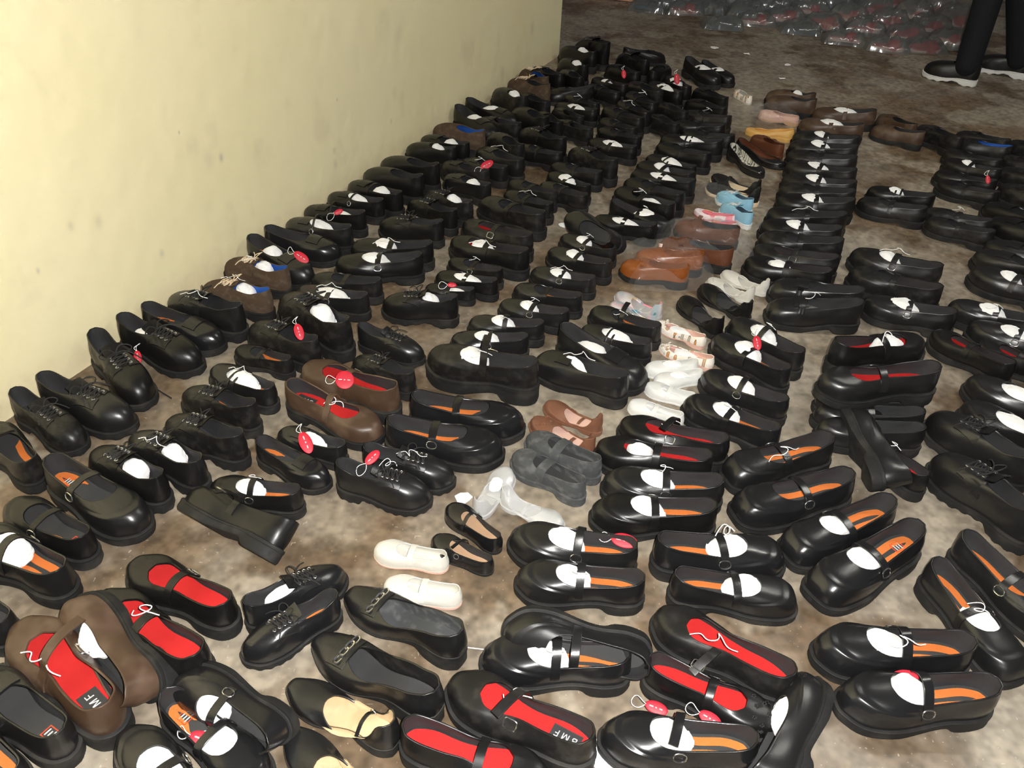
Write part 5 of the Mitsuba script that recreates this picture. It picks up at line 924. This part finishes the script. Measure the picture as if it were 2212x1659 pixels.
SLIPPERS = [(0.7766, 5.9541, 0.0, -18.0, 'g', 'dark grey slipper, leftmost in front row of far heap'), (1.0085, 5.9243, 0.0, -1.0, 'r', 'red and white slipper, second in front row of far heap'), (1.2004, 5.5988, 0.0, -4.0, 'g', 'dark grey slipper, third in front row of far heap'), (1.4323, 5.7248, 0.0, -7.0, 'r', 'red and white slipper, fourth in front row of far heap'), (1.6764, 5.5729, 0.0, -10.0, 'g', 'dark grey slipper, fifth in front row of far heap'), (1.8923, 5.3854, 0.0, -13.0, 'p', 'pink slipper, sixth in front row of far heap'), (2.1124, 5.2665, 0.0, -16.0, 'r', 'red and white slipper, seventh in front row of far heap'), (2.3363, 5.2828, 0.0, 1.0, 'r', 'red and white slipper, eighth in front row of far heap'), (np.float64(0.9493), np.float64(6.0485), 0.02, -1.0, 'g', 'dark grey slipper, leftmost in second row of far heap'), (np.float64(1.1721), np.float64(5.9526), 0.02, -28.0, 'g', 'dark grey slipper, second in second row of far heap'), (np.float64(1.3949), np.float64(5.8567), 0.02, -15.0, 'g', 'dark grey slipper, third in second row of far heap'), (np.float64(1.6177), np.float64(5.7608), 0.02, -2.0, 'p', 'pink slipper, fourth in second row of far heap'), (np.float64(1.8405), np.float64(5.6649), 0.02, -29.0, 'r', 'red slipper, fifth in second row of far heap'), (np.float64(2.0634), np.float64(5.569), 0.02, -16.0, 'r', 'red slipper, sixth in second row of far heap'), (np.float64(2.2862), np.float64(5.4731), 0.02, -3.0, 'r', 'red slipper, seventh in second row of far heap'), (np.float64(2.509), np.float64(5.3772), 0.02, -30.0, 'p', 'pink slipper, eighth in second row of far heap'), (np.float64(0.8992), np.float64(6.2388), 0.04, -12.0, 'p', 'pink slipper, leftmost in third row of far heap'), (np.float64(1.122), np.float64(6.1429), 0.04, 1.0, 'g', 'dark grey slipper, second in third row of far heap'), (np.float64(1.3448), np.float64(6.047), 0.04, -26.0, 'g', 'dark grey slipper, third in third row of far heap'), (np.float64(1.5676), np.float64(5.9511), 0.04, -13.0, 'g', 'dark grey slipper, fourth in third row of far heap'), (np.float64(1.7904), np.float64(5.8552), 0.04, 0.0, 'p', 'pink slipper, fifth in third row of far heap'), (np.float64(2.0132), np.float64(5.7593), 0.04, -27.0, 'r', 'red slipper, sixth in third row of far heap'), (np.float64(2.236), np.float64(5.6634), 0.04, -14.0, 'r', 'red slipper, seventh in third row of far heap'), (np.float64(2.4589), np.float64(5.5675), 0.04, -1.0, 'r', 'red slipper, eighth in third row of far heap'), (np.float64(1.0718), np.float64(6.3333), 0.06, -23.0, 'r', 'red slipper, leftmost in fourth row of far heap'), (np.float64(1.2947), np.float64(6.2374), 0.06, -10.0, 'p', 'pink slipper, second in fourth row of far heap'), (np.float64(1.5175), np.float64(6.1415), 0.06, 3.0, 'g', 'dark grey slipper, third in fourth row of far heap'), (np.float64(1.7403), np.float64(6.0456), 0.06, -24.0, 'g', 'dark grey slipper, fourth in fourth row of far heap'), (np.float64(1.9631), np.float64(5.9497), 0.06, -11.0, 'g', 'dark grey slipper, fifth in fourth row of far heap'), (np.float64(2.1859), np.float64(5.8538), 0.06, 2.0, 'p', 'pink slipper, sixth in fourth row of far heap'), (np.float64(2.4087), np.float64(5.7579), 0.06, -25.0, 'r', 'red slipper, seventh in fourth row of far heap'), (np.float64(2.6315), np.float64(5.662), 0.06, -12.0, 'r', 'red slipper, eighth in fourth row of far heap'), (np.float64(1.0217), np.float64(6.5236), 0.08, 6.0, 'r', 'red slipper, leftmost in fifth row of far heap'), (np.float64(1.2445), np.float64(6.4277), 0.08, -21.0, 'r', 'red slipper, second in fifth row of far heap'), (np.float64(1.4673), np.float64(6.3318), 0.08, -8.0, 'p', 'pink slipper, third in fifth row of far heap'), (np.float64(1.6902), np.float64(6.2359), 0.08, 5.0, 'g', 'dark grey slipper, fourth in fifth row of far heap'), (np.float64(1.913), np.float64(6.14), 0.08, -22.0, 'g', 'dark grey slipper, fifth in fifth row of far heap'), (np.float64(2.1358), np.float64(6.0441), 0.08, -9.0, 'g', 'dark grey slipper, sixth in fifth row of far heap'), (np.float64(2.3586), np.float64(5.9482), 0.08, 4.0, 'p', 'pink slipper, seventh in fifth row of far heap'), (np.float64(2.5814), np.float64(5.8523), 0.08, -23.0, 'r', 'red slipper, eighth in fifth row of far heap')]
CARD = (0.5439, 6.3414)
WIRE = [[-0.1374, 1.0043, 0.002], [-0.0886, 1.0027, 0.002], [-0.0652, 0.997, 0.003], [-0.0307, 0.9929, 0.004], [-0.0041, 0.9881, 0.004]]
LACE = [[-0.926, 1.7458, 0.004], [-0.9023, 1.7291, 0.003], [-0.871, 1.708, 0.003]]
FOOT_A, FOOT_B, FOOT_DIR = (2.3186, 4.6724, 0.0), (2.6648, 4.8405, 0.0), (-0.7898, 0.6134, 0.0)
SCUFFS = [(np.float64(2.4), np.float64(0.364), 0.008, 0.55), (np.float64(2.27), np.float64(0.487), 0.003, 0.6), (np.float64(2.352), np.float64(0.377), 0.02, 0.2), (np.float64(2.909), np.float64(0.142), 0.012, 0.3), (np.float64(2.909), np.float64(0.194), 0.008, 0.25), (np.float64(1.97), np.float64(0.358), 0.012, 0.3), (np.float64(1.896), np.float64(0.383), 0.008, 0.3), (np.float64(2.13), np.float64(0.186), 0.008, 0.35), (np.float64(1.785), np.float64(0.317), 0.005, 0.4), (np.float64(2.948), np.float64(0.363), 0.004, 0.4), (np.float64(3.26), np.float64(0.179), 0.006, 0.3), (np.float64(4.183), np.float64(0.099), 0.02, 0.3), (np.float64(4.495), np.float64(0.232), 0.02, 0.25), (np.float64(3.331), np.float64(0.493), 0.025, 0.15)]
# ------------------------------------------------------------------ the room
def slab(a, b, th, z0, z1):
    """an upright wall from a to b (floor points), its face on the right hand of a to b"""
    a, b = np.array(a), np.array(b); d = (b - a) / np.linalg.norm(b - a); n = np.array([-d[1], d[0]])
    p = [a, b, b + n * th, a + n * th]
    v = [[*q, z0] for q in p] + [[*q, z1] for q in p]
    f = [[0, 1, 5], [0, 5, 4], [1, 2, 6], [1, 6, 5], [2, 3, 7], [2, 7, 6], [3, 0, 4], [3, 4, 7], [4, 5, 6], [4, 6, 7], [0, 2, 1], [0, 3, 2]]
    m = mesh_of(v, f); m.fix_normals(); return m
def struct(name, m, bsdf, lab):
    scene[name] = mikit.ply(m, bsdf); labels[name] = {'label': lab, 'kind': 'structure'}
fl = trimesh.creation.box([11, 12, .1]); fl.apply_translation([1.0, 3.5, -.05])
struct('floor', fl, 'm_floor', 'worn stained concrete floor')
A, B = np.array(WALL_A), np.array(WALL_B); dW = (B - A) / np.linalg.norm(B - A)
struct('wall_left', slab(A - dW * 2.2, B, .18, 0, 2.7), 'm_wall', 'cream painted wall with scuffs')
# a fluorescent tube under the ceiling
tb = trimesh.creation.cylinder(radius=.02, height=1.2, sections=24); tb.apply_transform(trimesh.transformations.rotation_matrix(math.pi / 2, [0, 1, 0])); tb.apply_translation([1.9, 2.4, 2.55])
scene['fluorescent_lamp__tube'] = mikit.ply(tb, 'm_whiteplain', smooth=40, emitter={'type': 'area', 'radiance': {'type': 'rgb', 'value': [168, 164, 150]}})
bt = trimesh.creation.box([1.26, .06, .05]); bt.apply_translation([1.9, 2.4, 2.6])
scene['fluorescent_lamp__batten'] = mikit.ply(bt, 'm_whiteplain')
labels['fluorescent_lamp'] = {'label': 'white fluorescent tube lamp under the ceiling', 'category': 'lamp'}
for s in SHOES:
    make_shoe(*s[:10], s[10])
# ------------------------------------------------------------------ red swing tags tied to shoes
for x, y, z, lab, a, kind, s in TAGS:
    p = np.array([x, y, z]); n = cam - p; n[2] += .6; n /= np.linalg.norm(n)
    u = np.array([1.0, 0, 0]) - n * n[0]; u /= np.linalg.norm(u); w = np.cross(n, u)
    c, q = math.cos(math.radians(-a)), math.sin(math.radians(-a)); u, w = u * c + w * q, w * c - u * q
    rx, ry = (.023 * s, .0125 * s) if kind == 'oval' else (.021 * s, .021 * s)
    d = trimesh.creation.icosphere(3); v = np.array(d.vertices)
    v = v[:, :1] * rx * u + v[:, 1:2] * ry * w + np.sign(v[:, 2:]) * np.abs(v[:, 2:]) ** .7 * .0022 * n + p
    k = numbered('swing_tag'); labels[k] = {'label': lab, 'category': 'tag', 'group': 'red swing tags tied to shoes'}
    scene[k + '__disc'] = mikit.ply((v, d.faces), 'm_tag', smooth=True)
    b = []
    for i, wd in enumerate((.010, .004, .008)):
        e = trimesh.creation.box([1, 1, 1]); f_ = np.array(e.vertices) * [wd * s * .8, .0026 * s, .0006]
        o = u * (-.010 + .0095 * i) * s + n * .0020
        b.append(mesh_of(p + o + f_[:, :1] * u + f_[:, 1:2] * w + f_[:, 2:] * n, e.faces))
    scene[k + '__print'] = mikit.ply(join(b), 'm_tagprint')
    t0 = p - u * rx * .9
    scene[k + '__string'] = mikit.ply(tube(smooth_path([t0, t0 - u * .008 + [0, 0, .006], t0 - u * .020 + w * .008, t0 - u * .026 + [0, 0, -.012], t0 - u * .014 - w * .008 + [0, 0, -.006], t0], 20), .0009, 5), 'm_string', smooth=True)
# ------------------------------------------------------------------ paper scraps on the floor
for i, (x, y, r, a, lab) in enumerate(SCRAPS):
    g = random.Random(i); m = 7
    th = np.linspace(0, 2 * np.pi, m, endpoint=False) + a
    rr = np.array([r * (.65 + .5 * g.random()) for _ in th])
    ring_ = np.c_[x + rr * np.cos(th), y + rr * .8 * np.sin(th), [.004 + .006 * g.random() for _ in th]]
    v = np.vstack([ring_, [[x, y, .007]], ring_ - [0, 0, .002], [[x, y, .003]]])
    f = [[i_, (i_ + 1) % m, m] for i_ in range(m)] + [[m + 1 + (i_ + 1) % m, m + 1 + i_, 2 * m + 1] for i_ in range(m)]
    f += [[(i_ + 1) % m, i_, m + 1 + i_] for i_ in range(m)] + [[(i_ + 1) % m, m + 1 + i_, m + 1 + (i_ + 1) % m] for i_ in range(m)]
    k = numbered('paper_scrap'); scene[k] = mikit.ply((v, f), 'm_paper'); labels[k] = {'label': lab, 'category': 'paper scrap'}
# ------------------------------------------------------------------ clear film over the loafers and bags of slippers
def film(cx, cy, lx, ly, h, yaw, seed, z0=0.0, amp=.016, n=34):
    """a crumpled dome of film"""
    a = np.linspace(-1, 1, n); X, Y = np.meshgrid(a, a, indexing='ij')
    r = np.maximum(np.abs(X), np.abs(Y)); rad = np.hypot(X, Y) + 1e-9
    X, Y = X * r / rad * .35 + X * .65, Y * r / rad * .35 + Y * .65
    P = np.stack([X * lx, Y * ly, 0 * X], -1)
    nz = meshkit.fbm(P * 26 + seed, 3, seed) - .5; n2 = np.abs(meshkit.noise(P * 60 + seed * 2, seed + 4) - .5)
    e = np.clip(1 - r ** 3.2, 0, 1)
    Z = z0 + h * e ** .6 + (nz * amp * 2 - n2 * amp) * (.35 + .65 * e); Z = np.maximum(Z, .003)
    c, s = math.cos(yaw), math.sin(yaw)
    V = np.stack([cx + P[..., 0] * c - P[..., 1] * s + nz * .01, cy + P[..., 0] * s + P[..., 1] * c + nz * .01, Z], -1)
    return mesh_of(V.reshape(-1, 3), quads(n, n, False, flip=True))
for i, (x, y, lx, ly, h, yaw, lab) in enumerate(FILMS):
    k = numbered('plastic_bag'); scene[k] = mikit.ply(film(x, y, lx, ly, h, yaw, 11 + i), 'm_film', smooth=True); labels[k] = {'label': lab, 'category': 'plastic bag'}
def slipper_sole(L, w, h, z):
    th = np.linspace(0, 2 * np.pi, 28, endpoint=False)
    o = np.c_[L / 2 * np.sign(np.cos(th)) * np.abs(np.cos(th)) ** .75, w / 2 * np.sign(np.sin(th)) * np.abs(np.sin(th)) ** .75 * (1 - .12 * np.cos(th))]
    lv = [(.94, z), (1, z + .004), (1, z + h - .004), (.95, z + h)]
    G = np.stack([np.c_[o * s_, np.full(len(o), q)] for s_, q in lv], 1)
    v = np.vstack([G.reshape(-1, 3), [[0, 0, z], [0, 0, z + h]]]); n = len(o)
    f = list(quads(n, 4, True)) + [[((i + 1) % n) * 4, i * 4, n * 4] for i in range(n)] + [[i * 4 + 3, ((i + 1) % n) * 4 + 3, n * 4 + 1] for i in range(n)]
    m = mesh_of(v, f); m.fix_normals(); return m
_sl = {}
def slipper_parts():
    if not _sl:
        _sl['s'] = mikit.ply(slipper_sole(.19, .085, .022, .0), None, smooth=40); _sl['f'] = mikit.ply(slipper_sole(.175, .072, .006, .0215), None, smooth=40)
        p = smooth_path([[.02, -.046, .012], [.03, -.036, .040], [.035, 0, .056], [.03, .036, .040], [.02, .046, .012]], 14)
        _sl['b'] = mikit.ply(sweep(p, flat(.05, .004), wdir=[1, 0, 0]), None, smooth=40)
    return _sl
for i, (x, y, z, yaw, tint, lab) in enumerate(SLIPPERS):
    q = slipper_parts(); W = T().translate([x, y, z]).rotate([0, 0, 1], yaw).rotate([1, 0, 0], 8 * ((i * 7) % 5 - 2))
    k = numbered('slipper'); labels[k] = {'label': lab, 'category': 'slipper', 'group': 'bagged slippers in the far heap'}
    sole_m, foot_m, band_m = {'p': ('m_blushsole', 'm_pink', 'm_slipperred'), 'r': ('m_blushsole', 'm_slipperred', 'm_slipperred'), 'g': ('m_slate', 'm_grey', 'm_grey')}[tint]
    put(k + '__sole', q['s'], sole_m, W); put(k + '__footbed', q['f'], foot_m, W); put(k + '__band', q['b'], band_m, W)
    k = numbered('plastic_bag'); labels[k] = {'label': lab.replace('slipper', 'clear bag around slipper', 1), 'category': 'plastic bag', 'group': 'clear bags in the far heap'}
    scene[k] = mikit.ply(film(x, y, .135, .085, .075 + z, math.radians(yaw), 40 + i, max(0, z - .01), .024, 34), 'm_bag', smooth=True)
# ------------------------------------------------------------------ cardboard at the back
bx = trimesh.creation.box([.42, .30, .05]); bx = bx.subdivide().subdivide()
v = np.array(bx.vertices); v += (meshkit.noise(v * 14, 2)[:, None] - .5) * .006
scene['cardboard_box'] = mikit.ply((v, bx.faces), 'm_card', to_world=T().translate([*CARD, .03]).rotate([0, 0, 1], -17)); labels['cardboard_box'] = {'label': 'flat pinkish brown cardboard box at the back beside the wall', 'category': 'box'}
# ------------------------------------------------------------------ loose things on the floor
k = 'loose_wire'; scene[k] = mikit.ply(tube(smooth_path(WIRE, 16), .0014, 5), 'm_print', smooth=True); labels[k] = {'label': 'thin grey wire on the floor left of large glossy mary jane', 'category': 'wire'}
k = 'loose_lace'; scene[k] = mikit.ply(tube(smooth_path(LACE, 12), .0018, 5), 'm_lace', smooth=True); labels[k] = {'label': 'end of a black shoelace on the floor by the wall', 'category': 'shoelace'}
# ------------------------------------------------------------------ the person at the back
import manifold3d as m3
def ball(p, r, n=20): return m3.Manifold.sphere(r, n).translate([float(c) for c in p])
def limb(a, ra, b, rb): return m3.Manifold.batch_hull([ball(a, ra), ball(b, rb)])
def solid(parts, step=.018, it=12):
    m = parts[0]
    for q in parts[1:]: m = m + q
    mm = m.refine_to_length(step).to_mesh()
    t = trimesh.Trimesh(mm.vert_properties[:, :3], mm.tri_verts); trimesh.smoothing.filter_taubin(t, iterations=it); return t
F1, F2, FD = np.array(FOOT_A), np.array(FOOT_B), np.array(FOOT_DIR)
AX = np.array([FD[0], FD[1], 0]); SD = np.array([-AX[1], AX[0], 0])
hip = (F1 + F2) / 2; hip = np.array([hip[0], hip[1], .92]) + AX * .05
A1, A2 = F1 + [0, 0, .10], F2 + [0, 0, .10]
K1, K2 = (A1 + hip) / 2 + AX * .05, (A2 + hip) / 2 + AX * .05
K1[2] = K2[2] = .50
s1 = 1.0 if (F1 - F2) @ SD > 0 else -1.0
H1, H2 = hip + SD * .09 * s1, hip - SD * .09 * s1
tr = [limb(A1, .062, K1, .072), limb(K1, .072, H1, .098), limb(A2, .062, K2, .072), limb(K2, .072, H2, .098), limb(H1, .11, H2, .11), limb(hip, .13, hip + [0, 0, .12], .125)]
labels['person'] = {'label': 'standing person in dark trousers and dark trainers with white soles', 'category': 'person'}
scene['person__trousers'] = mikit.ply(solid(tr), 'm_trousers', smooth=True)
ch = hip + [0, 0, .42]; S1, S2 = ch + SD * .17 * s1 + [0, 0, .06], ch - SD * .17 * s1 + [0, 0, .06]
E1, E2 = S1 + [0, 0, -.30] + SD * .05 * s1, S2 + [0, 0, -.30] - SD * .05 * s1
W1, W2 = E1 + [0, 0, -.24] + AX * .06, E2 + [0, 0, -.24] + AX * .06
sw = [limb(hip + [0, 0, .06], .135, ch, .15), limb(S1, .062, S2, .062), limb(ch, .15, (S1 + S2) / 2, .07), limb(S1, .058, E1, .046), limb(E1, .046, W1, .034), limb(S2, .058, E2, .046), limb(E2, .046, W2, .034)]
scene['person__sweater'] = mikit.ply(solid(sw), 'm_sweater', smooth=True)
nk = ch + [0, 0, .14]; hd = nk + [0, 0, .17] + AX * .02
bd = [limb(nk - [0, 0, .06], .055, hd - [0, 0, .05], .052), limb(hd - [0, 0, .06] + AX * .03, .062, hd + [0, 0, .03], .088), limb(hd + AX * .085, .016, hd + AX * .098 - [0, 0, .025], .016)]
for w_, sg in ((W1, s1), (W2, -s1)):
    pm = w_ + [0, 0, -.07]; bd += [limb(w_, .026, pm, .034)]
    for i in range(4): bd.append(limb(pm + AX * (.024 - .016 * i), .009, pm + AX * (.026 - .017 * i) + [0, 0, -.075 + .006 * abs(i - 1)], .0075))
    bd.append(limb(w_ + AX * .025 - [0, 0, .03], .011, w_ + AX * .045 - [0, 0, .085], .009))
scene['person__body'] = mikit.ply(solid(bd, .012, 6), 'm_skin', smooth=True)
scene['person__hair'] = mikit.ply(solid([limb(hd + [0, 0, .035] - AX * .02, .092, hd + [0, 0, .0] - AX * .035, .085)]), 'm_lace', smooth=True)
for F, sd in ((F1, 1), (F2, -1)):
    la = last('ox', sd, 1); W = T().translate([*(F - AX * .075)[:2], 0]).rotate([0, 0, 1], math.degrees(math.atan2(AX[1], AX[0]))).scale(1.1)
    r = part_key('person', 'trainer')
    put(r, part_ply(('upper', 'ox', sd, 1), la.upper, True), 'm_satin', W)
    put(r + '__sole', part_ply(('sole', 'ox', sd, 1), la.sole, 45), 'm_whiteplain', W)
